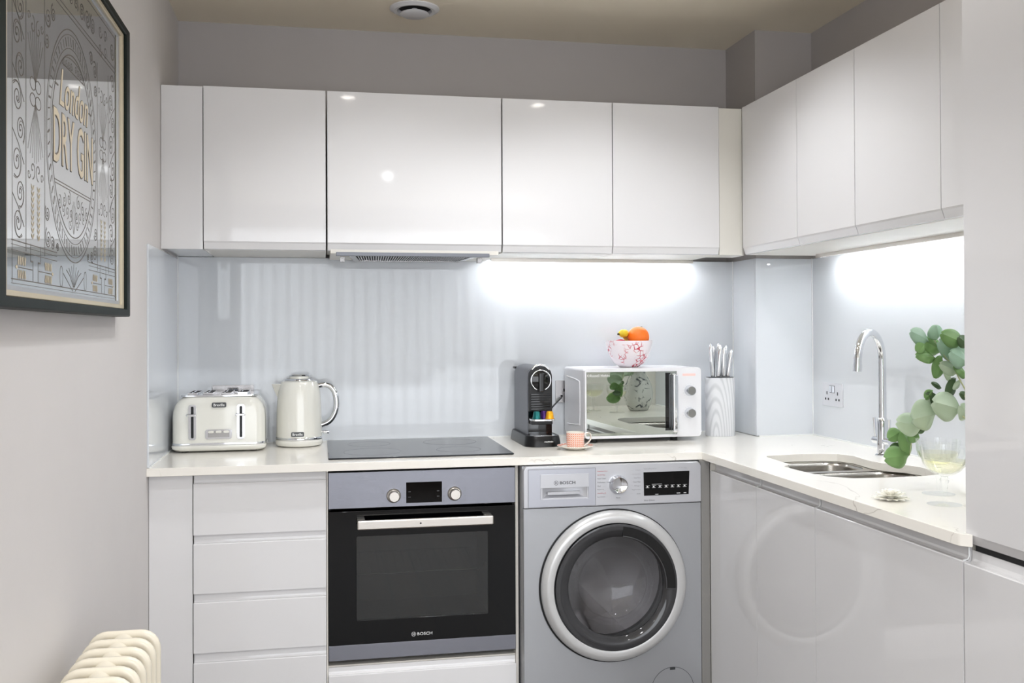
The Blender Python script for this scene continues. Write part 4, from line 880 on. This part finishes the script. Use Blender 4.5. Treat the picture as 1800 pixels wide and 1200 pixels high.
hz = ZW + 0.006
make('handle', B().tube(smooth([(SX + 0.030, SY, hz + 0.040), (SX + 0.036, SY, hz + 0.047), (SX + 0.047, SY, hz + 0.049), (SX + 0.055, SY, hz + 0.041), (SX + 0.054, SY, hz + 0.028), (SX + 0.045, SY, hz + 0.016), (SX + 0.034, SY, hz + 0.008), (SX + 0.029, SY, hz + 0.004)]), 0.0032, 12), 'satin', t)

# ------------------------------------------------------------------ knife block
NX, NY = 2.0180, -0.155
t = thing('knife_block', 'pale grey wood-grain oval knife block by the corner pillar', 'knife block', (NX, NY, ZW))
def oval(cx, cy, a, b_, n=40, e=2.6):
    return [(cx + a * math.copysign(abs(math.cos(2 * PI * i / n)) ** (2 / e), math.cos(2 * PI * i / n)), cy + b_ * math.copysign(abs(math.sin(2 * PI * i / n)) ** (2 / e), math.sin(2 * PI * i / n))) for i in range(n)]
make('block', B().plate(oval(NX, NY, 0.0560, 0.040), [oval(NX, NY, 0.0530, 0.0372)], 'Z', ZW + 0.0003, ZW + 0.2230), 'grain', t, 0.0008, seg=2)
make('bristle_insert', B().prism(oval(NX, NY, 0.0526, 0.0368), 'Z', ZW + 0.0010, ZW + 0.2245), 'black', t)
kn = [(-0.030, -0.004, -0.07, 0.128), (-0.021, 0.016, 0.02, 0.118), (-0.012, -0.012, 0.10, 0.122), (0.000, 0.010, 0.0, 0.128), (0.010, -0.012, 0.03, 0.112), (0.018, 0.012, 0.12, 0.120), (0.028, -0.010, 0.17, 0.105)]
kl = ['kitchen knife with steel handle, leftmost in the block', 'kitchen knife with steel handle, second from the left', 'kitchen knife whose steel handle leans right across its neighbours', 'kitchen knife with broad steel handle in the block centre', 'tallest kitchen knife handle right of the block centre', 'kitchen knife with steel handle leaning right, second from the right', 'kitchen knife with steel handle, rightmost beside the pillar']
for (dx, dy, lean, L_), lb in zip(kn, kl):
    zz = ZW + 0.2250
    k = thing('kitchen_knife', lb, 'knife', (NX + dx, NY + dy, zz), 0, 'knives in the oval block')
    P0 = Vector((NX + dx, NY + dy, zz + 0.001)); dv = Vector((lean, 0.02, 1)).normalized()
    b = B(); rings = []
    for s_, w_, h_ in ((0, 0.0072, 0.007), (0.03, 0.0085, 0.008), (0.6, 0.0096, 0.0088), (0.80, 0.0098, 0.0090), (0.94, 0.0065, 0.0075), (1.0, 0.0020, 0.0040)):
        c = P0 + dv * (L_ * s_); rings.append([b.bm.verts.new((c.x + w_ * math.cos(2 * PI * i / 12), c.y + h_ * math.sin(2 * PI * i / 12), c.z)) for i in range(12)])
    for A, C in zip(rings, rings[1:]):
        for i in range(12): b.bm.faces.new((A[i], A[(i + 1) % 12], C[(i + 1) % 12], C[i]))
    b.bm.faces.new(rings[0][::-1]); b.bm.faces.new(rings[-1]); make('handle', b, 'knife', k)

# ------------------------------------------------------------------ wine glasses, flower, vase
def coupe(x, y, label):
    t = thing('champagne_coupe', label, 'wine glass', (x, y, ZW), 0, None)
    def fl(prof_o, prof_i, amp):
        b = B(); seg = 64; rings = []
        for idx, (r, z) in enumerate(prof_o + prof_i):
            ring = []
            for i in range(seg):
                a = 2 * PI * i / seg
                f = 1 + amp * math.cos(16 * a) if (idx < len(prof_o) and 0.052 < z < 0.115) else 1
                ring.append(b.bm.verts.new((x + r * f * math.cos(a), y + r * f * math.sin(a), ZW + z)))
            rings.append(ring)
        for A, C in zip(rings, rings[1:]):
            for i in range(seg): b.bm.faces.new((A[i], A[(i + 1) % seg], C[(i + 1) % seg], C[i]))
        b.bm.faces.new(rings[0][::-1]); b.bm.faces.new(rings[-1]); return b
    po = [(0.008, 0.066), (0.022, 0.071), (0.036, 0.080), (0.046, 0.095), (0.0495, 0.110), (0.0525, 0.134)]
    pi_ = [(0.0510, 0.134), (0.0480, 0.110), (0.0445, 0.0955), (0.035, 0.082), (0.021, 0.0735), (0.001, 0.0715)]
    make('glass_bowl', fl(po, pi_, 0.03), 'clear', t)
    make('stem', B().lathe([(0.0045, 0.006), (0.0050, 0.012), (0.0058, 0.030), (0.0085, 0.048), (0.0110, 0.056), (0.0075, 0.062), (0.0085, 0.0655)], (x, y, ZW), 'Z', 8), 'clear', t)
    make('glass_foot', B().lathe([(0.0385, 0.0003), (0.0385, 0.0014), (0.020, 0.0035), (0.0055, 0.0058)], (x, y, ZW), 'Z', 48), 'clear', t)
    return t
def wine(x, y, label):
    tag(make('white_wine', B().lathe([(0.001, 0.0720), (0.0205, 0.0740), (0.0343, 0.0825), (0.0436, 0.0957), (0.0462, 0.104), (0.001, 0.104)], (x, y, ZW), 'Z', 48), 'wine'), label, 'wine')
coupe(1.927, -1.668, 'cut-glass coupe of pale wine, the one nearer the worktop edge')
wine(1.927, -1.668, 'pale white wine in the coupe nearer the worktop edge')
coupe(2.003, -1.535, 'cut-glass coupe of pale wine, standing behind the nearer coupe')
wine(2.003, -1.535, 'pale white wine in the coupe standing further back')

FX_, FYY = 1.842, -1.585
t = thing('flower_head', 'cut ivory flower head lying on the worktop near the coupes', 'flower', (FX_, FYY, ZW))
for ring, (n, r0, L_, zz, lift) in enumerate(((14, 0.008, 0.036, 0.003, 0.10), (13, 0.006, 0.031, 0.007, 0.45), (11, 0.005, 0.025, 0.010, 0.85), (8, 0.003, 0.019, 0.012, 1.2))):
    for i in range(n):
        a = 2 * PI * i / n + ring * 0.23; b = B(); d_ = Vector((math.cos(a), math.sin(a), 0)); sd = Vector((-math.sin(a), math.cos(a), 0))
        c0 = Vector((FX_, FYY, ZW + zz)) + d_ * r0; rows = []
        for s_, w_ in ((0, 0.0015), (0.35, 0.0052), (0.75, 0.0058), (1.0, 0.0012)):
            p = c0 + d_ * (L_ * s_ * math.cos(lift)) + Vector((0, 0, L_ * s_ * math.sin(lift) * (1 - 0.3 * s_)))
            rows.append([b.bm.verts.new(p - sd * w_ + Vector((0, 0, 0.0008))), b.bm.verts.new(p), b.bm.verts.new(p + sd * w_ + Vector((0, 0, 0.0008)))])
        for A, C in zip(rows, rows[1:]):
            for k in range(2): b.bm.faces.new((A[k], A[k + 1], C[k + 1], C[k]))
        o = make('petal', b, 'petal', t); so = o.modifiers.new('solid', 'SOLIDIFY'); so.thickness = 0.0005
make('heart', B().sphere((FX_, FYY, ZW + 0.008), 0.0075, (1, 1, 0.9), 16), 'petal', t)

VX, VY = 2.150, -1.625
tag(make('glass_vase', B().lathe([(0.0001, 0.0003), (0.040, 0.0003), (0.048, 0.004), (0.062, 0.030), (0.072, 0.065), (0.074, 0.090), (0.068, 0.125), (0.054, 0.158), (0.040, 0.182), (0.036, 0.196), (0.038, 0.206), (0.035, 0.206), (0.033, 0.196), (0.037, 0.182), (0.050, 0.158), (0.063, 0.125), (0.068, 0.090), (0.060, 0.035), (0.040, 0.010), (0.0001, 0.008)], (VX, VY, ZW), 'Z', 56), 'vase'),
    'mottled grey egg-shaped vase holding the eucalyptus, mirrored in the microwave door', 'vase')
LEAVES_A = [((2.0717, -1.53, 1.1126), (1.9924, -1.536, 1.1371), 0.0573, 'leaf_p'), ((2.0262, -1.5, 1.1111), (1.9558, -1.506, 1.0919), 0.0609, 'leaf_p'), ((2.0064, -1.47, 1.0689), (1.9312, -1.476, 1.084), 0.0463, 'leaf_p'), ((1.9683, -1.43, 1.0558), (1.9307, -1.436, 1.037), 0.0285, 'leaf_d'), ((1.9667, -1.435, 1.0563), (1.988, -1.441, 0.9939), 0.0313, 'leaf_d'), ((1.9762, -1.45, 1.0445), (2.0058, -1.456, 1.0401), 0.0255, 'leaf_d'), ((1.9854, -1.44, 0.9939), (1.916, -1.446, 0.9894), 0.0455, 'leaf_d'), ((1.9808, -1.42, 1.012), (1.9415, -1.426, 1.0138), 0.0201, 'leaf_k'), ((1.9953, -1.46, 1.0538), (2.0138, -1.466, 1.0654), 0.0141, 'leaf_k'), ((2.0864, -1.54, 1.0948), (2.0603, -1.546, 1.1281), 0.038, 'leaf_p'), ((2.0331, -1.49, 1.1188), (2.0008, -1.496, 1.1569), 0.025, 'leaf_k'), ((2.0377, -1.5, 1.1565), (2.0143, -1.506, 1.126), 0.0166, 'leaf_d'), ((2.0109, -1.49, 1.1221), (2.007, -1.496, 1.1425), 0.0139, 'leaf_p'), ((2.0208, -1.49, 1.1619), (1.996, -1.496, 1.1427), 0.0194, 'leaf_d'), ((2.0447, -1.49, 1.1672), (2.0137, -1.496, 1.1823), 0.0125, 'leaf_k')]
LEAVES_B = [((2.0024, -1.5, 1.285), (1.9515, -1.506, 1.3109), 0.036, 'leaf_g'), ((2.0178, -1.51, 1.2893), (2.0156, -1.516, 1.3262), 0.0372, 'leaf_g'), ((2.0421, -1.495, 1.259), (1.9892, -1.501, 1.288), 0.0374, 'leaf_d'), ((2.0142, -1.51, 1.244), (1.9585, -1.516, 1.2517), 0.0275, 'leaf_d'), ((2.0367, -1.505, 1.2493), (2.0162, -1.511, 1.1929), 0.0317, 'leaf_d'), ((2.078, -1.53, 1.2792), (2.0158, -1.536, 1.305), 0.0355, 'leaf_d'), ((2.1, -1.51, 1.2445), (2.0231, -1.516, 1.2851), 0.0468, 'leaf_g'), ((2.0702, -1.52, 1.2068), (2.0173, -1.526, 1.2303), 0.0274, 'leaf_p'), ((2.0708, -1.51, 1.1936), (2.0439, -1.516, 1.1432), 0.0275, 'leaf_k'), ((2.0883, -1.53, 1.1971), (2.0495, -1.536, 1.226), 0.0246, 'leaf_d'), ((2.0881, -1.54, 1.2708), (2.0556, -1.546, 1.2964), 0.0244, 'leaf_k'), ((2.0813, -1.54, 1.2286), (2.0334, -1.546, 1.2601), 0.0407, 'leaf_g'), ((2.058, -1.51, 1.1881), (2.0351, -1.516, 1.2113), 0.0165, 'leaf_p'), ((2.0909, -1.53, 1.1433), (2.0646, -1.536, 1.1583), 0.0164, 'leaf_k'), ((2.0795, -1.52, 1.1882), (2.0529, -1.526, 1.1663), 0.0137, 'leaf_p'), ((1.9813, -1.515, 1.2797), (1.9568, -1.521, 1.2603), 0.022, 'leaf_d')]
STEM_A = [(2.0656, -1.56, 1.097), (2.0717, -1.53, 1.1126), (2.0427, -1.515, 1.112), (2.0262, -1.5, 1.1083), (2.0141, -1.48, 1.0811), (2.0001, -1.46, 1.058), (1.9905, -1.445, 1.0292), (1.987, -1.44, 0.9939)]
STEM_B = [(2.0723, -1.56, 1.1387), (2.076, -1.54, 1.1654), (2.0661, -1.53, 1.1932), (2.0576, -1.52, 1.2211), (2.0396, -1.51, 1.2494), (2.0274, -1.505, 1.2707), (2.0183, -1.5, 1.2892)]
STEM_C = [(2.0294, -1.5, 1.1111), (2.0267, -1.495, 1.135), (2.0207, -1.49, 1.1533)]
random.seed(11)
def leaf(p0, p1, w, m, parent, cup=0.12):
    p0, p1 = Vector(p0), Vector(p1); ax = p1 - p0; L_ = ax.length; ax.normalize()
    w *= 1.32; side = ax.cross(Vector((0.1 + random.uniform(-.3, .3), -1, 0.1 + random.uniform(-.3, .3)))).normalized(); nrm = side.cross(ax)
    if nrm.y > 0: nrm = -nrm
    b = B(); rows = []
    for i in range(11):
        s = i / 10; hw = w / 2 * (math.sin(PI * min(1, s * 0.97 + 0.015)) ** 0.52) * (1.0 if s < 0.5 else 1 - 0.12 * (s - 0.5))
        row = []
        for k in range(-3, 4):
            q = k / 3; p = p0 + ax * (L_ * s) + side * (hw * q) - nrm * (cup * w * (abs(q) * 1.5 - 0.25)) + nrm * (math.sin(PI * s) * L_ * 0.06) + nrm * 0.04 * w * math.sin(5 * s + q * 2)
            row.append(b.bm.verts.new(p))
        rows.append(row)
    for A, C in zip(rows, rows[1:]):
        for k in range(6): b.bm.faces.new((A[k], A[k + 1], C[k + 1], C[k]))
    o = make('leaf', b, m, parent); so = o.modifiers.new('solid', 'SOLIDIFY'); so.thickness = 0.0005
    return o
vt = (VX, VY, ZW + 0.20)
def branch(stem, leaves, label, extra=None):
    t = thing('eucalyptus_branch', label, 'plant', (VX, VY, ZW + 0.03))
    pts = smooth([(VX + 0.01, VY - 0.01, ZW + 0.02), (VX, VY, ZW + 0.12), (VX - 0.012, VY + 0.012, ZW + 0.205)] + stem, 5); n = len(pts)
    b = B(); b.tube(pts, [0.0028 - 0.0018 * i / n for i in range(n)], 8)
    if extra: b.tube(smooth(extra, 4), 0.0009, 6)
    make('stem', b, 'leafstem', t)
    for p0, p1, w, m in leaves: leaf(p0, p1, w, m, t)
branch(STEM_A, LEAVES_A, 'eucalyptus branch drooping left from the vase towards the coupes', STEM_C)
branch(STEM_B, LEAVES_B, 'eucalyptus branch rising high from the vase beside the tall housing')
# further branch over the vase (seen in the microwave's mirrored door)
ST_D = [(VX + 0.01, VY + 0.03, 1.15), (VX + 0.03, VY + 0.08, 1.20), (VX + 0.02, VY + 0.13, 1.22)]
LV_D = []
for i, (dx, dy, dz) in enumerate(((-0.03, 0.05, 0.02), (0.05, 0.06, 0.03), (0.0, 0.12, 0.06), (0.07, 0.12, 0.02), (-0.04, 0.10, -0.01), (0.03, 0.17, 0.05))):
    c = Vector((VX + 0.01, VY + 0.03, 1.15)).lerp(Vector((VX + 0.02, VY + 0.13, 1.22)), i / 5)
    LV_D.append((tuple(c), (VX + dx, VY + dy, 1.17 + dz), 0.045, ('leaf_d', 'leaf_k')[i % 2]))
branch(ST_D, LV_D, 'eucalyptus branch behind the tall housing, seen only as a reflection')

# ------------------------------------------------------------------ ceiling vent
t = thing('ceiling_vent', 'round white air vent set in the ceiling above the hood cabinet', 'vent', (0.843, -0.226, ZC))
make('outer_ring', B().lathe([(0.056, -0.002), (0.062, -0.010), (0.074, -0.012), (0.088, -0.004), (0.088, 0.0), (0.056, 0.0)], (0.843, -0.226, ZC), 'Z', 64, closed=True), 'mw', t)
make('dark_throat', B().lathe([(0.057, -0.0006), (0.057, 0.0)], (0.843, -0.226, ZC), 'Z', 48), 'void', t)
make('centre_disc', B().lathe([(0.0001, -0.026), (0.046, -0.026), (0.052, -0.022), (0.050, -0.018), (0.010, -0.016), (0.010, -0.001)], (0.843, -0.226, ZC), 'Z', 48), 'mw', t)

# ------------------------------------------------------------------ column radiator on the left wall
t = thing('column_radiator', 'cream column radiator standing along the left wall', 'radiator', (0.11, -1.80, 0.0))
NS = 12; pitch = 0.0565; ztop = 0.694; zlow = 0.115
for k in range(NS):
    y = -1.568 - k * pitch
    b = B(); r = 0.0100
    def hoop(xa, xb):
        rc = 0.030
        pts = [(xa, y, zlow + rc)] + [(xa, y, zlow + rc + (ztop - zlow - 2 * rc) * q) for q in (0.3, 0.7, 1.0)]
        for i in range(1, 7): a = PI - PI / 2 * i / 6; pts.append((xa + rc + rc * math.cos(a), y, ztop - rc + rc * math.sin(a)))
        for i in range(0, 7): a = PI / 2 - PI / 2 * i / 6; pts.append((xb - rc + rc * math.cos(a), y, ztop - rc + rc * math.sin(a)))
        pts += [(xb, y, zlow + rc + (ztop - zlow - 2 * rc) * q) for q in (0.7, 0.3, 0.0)]
        for i in range(1, 7): a = -PI / 2 * i / 6; pts.append((xb - rc + rc * math.cos(a), y, zlow + rc + rc * math.sin(a)))
        for i in range(0, 7): a = -PI / 2 - PI / 2 * i / 6; pts.append((xa + rc + rc * math.cos(a), y, zlow + rc + rc * math.sin(a)))
        return pts
    b.tube(hoop(0.050, 0.174), 0.0102, 14, caps=False)
    for xm in (0.091, 0.133): b.tube([(xm, y, zlow + 0.004), (xm, y, ztop - 0.004)], r, 12)
    make('section', b, 'rad', t)
    if k < NS - 1:
        ym = y - pitch / 2
        for zc_, s_ in ((ztop - 0.014, 1), (zlow + 0.014, -1)):
            hb = B(); hb.lathe([(0.0270, pitch / 2 - 0.002), (0.0235, pitch / 3), (0.0205, 0.0), (0.0235, -pitch / 3), (0.0270, -pitch / 2 + 0.002)], (0.112, ym, zc_ - s_ * 0.004), 'Y', 24)
            make('hub', hb, 'rad', t)
for y in (-1.568, -1.568 - (NS - 1) * pitch):
    make('foot', B().box(0.09, 0.136, y - 0.012, y + 0.012, 0.0005, zlow + 0.01), 'rad', t, 0.004)

# ------------------------------------------------------------------ framed picture on the left wall
XP = 0.0225
t = thing('framed_print', 'dark green framed silver and gold ornamental print on the left wall', 'picture', (0.0, -1.60, 1.356))
ya, yb_, za, zb_ = -2.125, -1.075, 1.356, 2.080
def fr(o0, o1, xa, xb, name, m, bev=0.002):
    b = B(); b.plate([(ya + o0, za + o0 * 0.42), (yb_ - o0, za + o0 * 0.42), (yb_ - o0, zb_ - o0 * 0.42), (ya + o0, zb_ - o0 * 0.42)],
                     [[(ya + o1, za + o1 * 0.42), (yb_ - o1, za + o1 * 0.42), (yb_ - o1, zb_ - o1 * 0.42), (ya + o1, zb_ - o1 * 0.42)]], 'X', xa, xb)
    return make(name, b, m, t, bev, seg=2)
fr(0.0, 0.045, 0.0008, 0.037, 'frame', 'framegreen', 0.004)
fr(0.0455, 0.070, 0.0008, 0.030, 'gilt_slip', 'gilt', 0.002)
fr(0.0702, 0.090, 0.0008, 0.0245, 'inner_slip', 'silver', 0.001)
pr = make('print_panel', B().box(0.0008, XP, ya + 0.0903, yb_ - 0.0903, za + 0.038, zb_ - 0.038), 'printmirror', t)
YC = -1.598
orn = B(); gold = B()
def stroke(b, pts, w, x=XP, closed=False):
    n = len(pts); L_ = []; R2 = []
    for i, p in enumerate(pts):
        a = pts[(i - 1) % n] if (closed or i > 0) else p; c = pts[(i + 1) % n] if (closed or i < n - 1) else p
        dx, dy = c[0] - a[0], c[1] - a[1]; l = math.hypot(dx, dy) or 1e-9; nx, ny = -dy / l * w / 2, dx / l * w / 2
        L_.append(b.bm.verts.new((x + 0.0003, YC + p[0] + nx, p[1] + ny))); R2.append(b.bm.verts.new((x + 0.0003, YC + p[0] - nx, p[1] - ny)))
    for i in range(n if closed else n - 1):
        j = (i + 1) % n; b.bm.faces.new((L_[i], L_[j], R2[j], R2[i]))
def both(b, pts, w, cx=0.0, closed=False):
    for s in (1, -1): stroke(b, [(cx + s * p[0], p[1]) for p in pts], w, closed=closed)
def spiral(cx, cz, r, turns, a0, sgn=1, n=40):
    return [(cx + r * (1 - i / n) * math.cos(a0 + sgn * turns * 2 * PI * i / n), cz + r * (1 - i / n) * math.sin(a0 + sgn * turns * 2 * PI * i / n)) for i in range(n + 1)]
def ell(cx, cz, a, b_, t0=0, t1=2 * PI, n=72): return [(cx + a * math.cos(t0 + (t1 - t0) * i / n), cz + b_ * math.sin(t0 + (t1 - t0) * i / n)) for i in range(n + 1)]
def fill(b, pts, x=XP):
    b.bm.faces.new([b.bm.verts.new((x + 0.0005, YC + p[0], p[1])) for p in pts])
ZO = 1.690
for a_, b2, w_ in ((0.168, 0.182, 0.0022), (0.178, 0.195, 0.0012), (0.198, 0.222, 0.0012), (0.205, 0.232, 0.0020)): stroke(orn, ell(0, ZO, a_, b2), w_)
for i in range(60):                                   # dashes of the oval band
    a = 2 * PI * i / 60
    stroke(orn, [(0.182 * math.cos(a), ZO + 0.199 * math.sin(a)), (0.194 * math.cos(a + .03), ZO + 0.217 * math.sin(a + .03))], 0.0022 if i % 3 else 0.004)
# bars closing off the lettering panel
for zz, hw in ((1.606, 0.148), (1.600, 0.146)): stroke(orn, [(-hw, zz), (hw, zz)], 0.0016)
stroke(orn, [(-0.09, 1.838), (0.09, 1.838)], 0.0016); stroke(orn, ell(0, 1.838, 0.09, 0.026, 0, PI, 24), 0.0016)
for s in (-1, 1):
    for k in range(3):
        stroke(orn, spiral(s * (0.038 + 0.036 * k), 1.582 - 0.008 * k, 0.015, 1.6, PI / 2, s), 0.0016)
        stroke(orn, spiral(s * (0.022 + 0.030 * k), 1.552 + 0.002 * k, 0.013, 1.5, -PI / 2, -s), 0.0014)
    stroke(orn, spiral(s * 0.03, 1.532, 0.012, 1.4, 0, s), 0.0014)
    for k in (1, 3): stroke(orn, [(0, 1.515), (s * 0.007 * k, 1.54 + 0.004 * k), (s * 0.003 * k, 1.585 - 0.004 * k)], 0.0012)
    for k in range(4): stroke(orn, spiral(s * (0.018 + 0.020 * k), 1.850 - 0.002 * k, 0.009, 1.5, 0, s), 0.0012)
# pillars with bows, fans and wheat
for cx in (-0.272, 0.272):
    for zc_ in (1.735,):
        for s in (-1, 1):
            for f in (-1, 1): stroke(orn, ell(cx + s * 0.016, zc_ + f * 0.014, 0.017, 0.011, 0, 2 * PI, 24), 0.0017)
            for k in range(4):
                x2 = s * (0.006 + 0.0135 * k)
                stroke(orn, [(cx + s * 0.002 * (k / 3), zc_ - 0.02), (cx + x2 * 0.6, zc_ - 0.065), (cx + x2, zc_ - 0.122 + 0.006 * k)], 0.0012)
                stroke(orn, [(cx + s * 0.002 * (k / 3), zc_ + 0.02), (cx + x2 * 0.6, zc_ + 0.060), (cx + x2, zc_ + 0.112 - 0.006 * k)], 0.0012)
            for f, z2 in ((1, 1.850), (-1, 1.600)):
                stroke(orn, spiral(cx + s * 0.018, z2, 0.017, 1.1, PI / 2 if f > 0 else -PI / 2, s * f), 0.0018)
                stroke(orn, spiral(cx + s * 0.040, z2 + f * 0.01, 0.010, 1.2, 0, -s * f), 0.0015)
            stroke(orn, [(cx + s * 0.056, 1.455), (cx + s * 0.056, 1.92)], 0.0012); stroke(orn, [(cx + s * 0.060, 1.455), (cx + s * 0.060, 1.92)], 0.0009)
            stroke(orn, [(cx + s * 0.030, 1.440), (cx + s * 0.030, 1.47)], 0.0016); stroke(orn, [(cx + s * 0.030, 1.440), (cx + s * 0.016, 1.440)], 0.003); stroke(orn, [(cx + s * 0.016, 1.440), (cx + s * 0.016, 1.405)], 0.0018)
            # wheat ears (upright)
            for k in range(9):
                z3 = 1.478 + k * 0.0105
                fill(gold, [(cx + s * 0.018, z3), (cx + s * 0.018 + 0.0075, z3 + 0.006), (cx + s * 0.018 + 0.0090, z3 + 0.0125), (cx + s * 0.018 + 0.002, z3 + 0.007)])
                fill(gold, [(cx + s * 0.018, z3), (cx + s * 0.018 - 0.002, z3 + 0.007), (cx + s * 0.018 - 0.0090, z3 + 0.0125), (cx + s * 0.018 - 0.0075, z3 + 0.006)])
            # wheat ears (lying in the bottom band)
            stroke(orn, [(cx + s * 0.020, 1.4255), (cx + s * 0.108, 1.4255)], 0.0016)
            for k in range(5):
                x3 = cx + s * (0.062 + 0.0095 * k)
                for f in (-1, 1): fill(gold, [(x3, 1.4255 + f * 0.003), (x3 + s * 0.0045, 1.4255 + f * 0.006), (x3 + s * 0.0010, 1.4255 + f * 0.020), (x3 - s * 0.0038, 1.4255 + f * 0.016)])
            fill(gold, [(cx + s * 0.104, 1.4255), (cx + s * 0.110, 1.4295), (cx + s * 0.117, 1.4255), (cx + s * 0.110, 1.4215)])
            for f, z2 in ((1, 1.96), (1, 2.0)): stroke(orn, spiral(cx + s * 0.026, z2, 0.018, 1.3, 0, s), 0.0016)
# horizontal borders
for zz, w_ in ((1.468, 0.0018), (1.461, 0.0009), (1.405, 0.0018), (1.398, 0.0009), (1.452, 0.0012)):
    stroke(orn, [(-0.41, zz), (-0.13 if zz > 1.44 else 0.41, zz)], w_)
    if zz > 1.44: stroke(orn, [(0.13, zz), (0.41, zz)], w_)
for zz in (1.945, 1.955, 2.030): stroke(orn, [(-0.41, zz), (0.41, zz)], 0.0014)
# shell at the foot of the oval
for s in (-1, 1):
    for k in range(4): stroke(orn, [(s * 0.001 * k, 1.408), (s * 0.011 * k, 1.43), (s * 0.020 * k, 1.455 - 0.005 * k)], 0.0014)
    stroke(orn, [(s * 0.008, 1.400), (s * 0.085, 1.432)], 0.0014); stroke(orn, ell(s * 0.098, 1.425, 0.011, 0.020, 0, 2 * PI, 24), 0.0014)
# scrolls filling the outer panels and spandrels
rs = random.Random(5)
for s in (-1, 1):
    for (sx, z4, r4) in ((0.372, 1.50, .026), (0.362, 1.55, .024), (0.380, 1.60, .028), (0.360, 1.655, .024), (0.378, 1.705, .027), (0.360, 1.76, .026), (0.380, 1.81, .025), (0.362, 1.86, .025), (0.378, 1.91, .024), (0.375, 1.99, .024),
                         (0.190, 1.490, .020), (0.160, 1.482, .013), (0.196, 1.535, .016), (0.190, 1.895, .020), (0.155, 1.912, .016), (0.198, 1.85, .015), (0.12, 1.99, .024), (0.07, 1.985, .022), (0.17, 1.99, .022), (0.02, 1.99, .018), (0.125, 1.478, .009)):
        a0 = rs.uniform(0, 6.28); sg = rs.choice((-1, 1))
        stroke(orn, spiral(s * sx, z4, r4, 2.1, a0 if s > 0 else PI - a0, sg * s), 0.0018)
        stroke(orn, spiral(s * sx, z4, r4 * 1.14, 0.8, a0 if s > 0 else PI - a0, sg * s), 0.0011)
    for z4 in (1.525, 1.63, 1.735, 1.84): stroke(orn, [(s * 0.340, z4 - 0.03), (s * 0.372, z4), (s * 0.405, z4 + 0.02)], 0.0016); 
    stroke(orn, [(s * 0.405, 1.40), (s * 0.405, 2.03)], 0.0016)
make('printed_ornament', orn, 'ornament', pr, smooth=False)
make('gilt_motifs', gold, 'goldprint', pr, smooth=False)
cyl = text('lettering', 'DRY GIN', 0.107, 'ornament', pr, 0.326, (XP + 0.0002, YC + 0.005, 1.6895), '+X', 0, 0.016, ext=0.0003)
text('lettering', 'DRY GIN', 0.103, 'goldprint', pr, 0.320, (XP + 0.0006, YC + 0.005, 1.6895), '+X', 0, 0.0, ext=0.0003)
text('lettering', 'London', 0.074, 'ornament', pr, 0.235, (XP + 0.0002, YC + 0.005, 1.789), '+X', 0.35, 0.012, ext=0.0003)
text('lettering', 'London', 0.072, 'goldprint', pr, 0.233, (XP + 0.0006, YC + 0.005, 1.789), '+X', 0.35, 0.0, ext=0.0003)
for s in (-1, 1):
    b = B(); b.box(XP, XP + 0.0006, YC + 0.005 + s * 0.138 - 0.012, YC + 0.005 + s * 0.138 + 0.012, 1.786, 1.789); make('lettering_dash', b, 'ornament', pr)
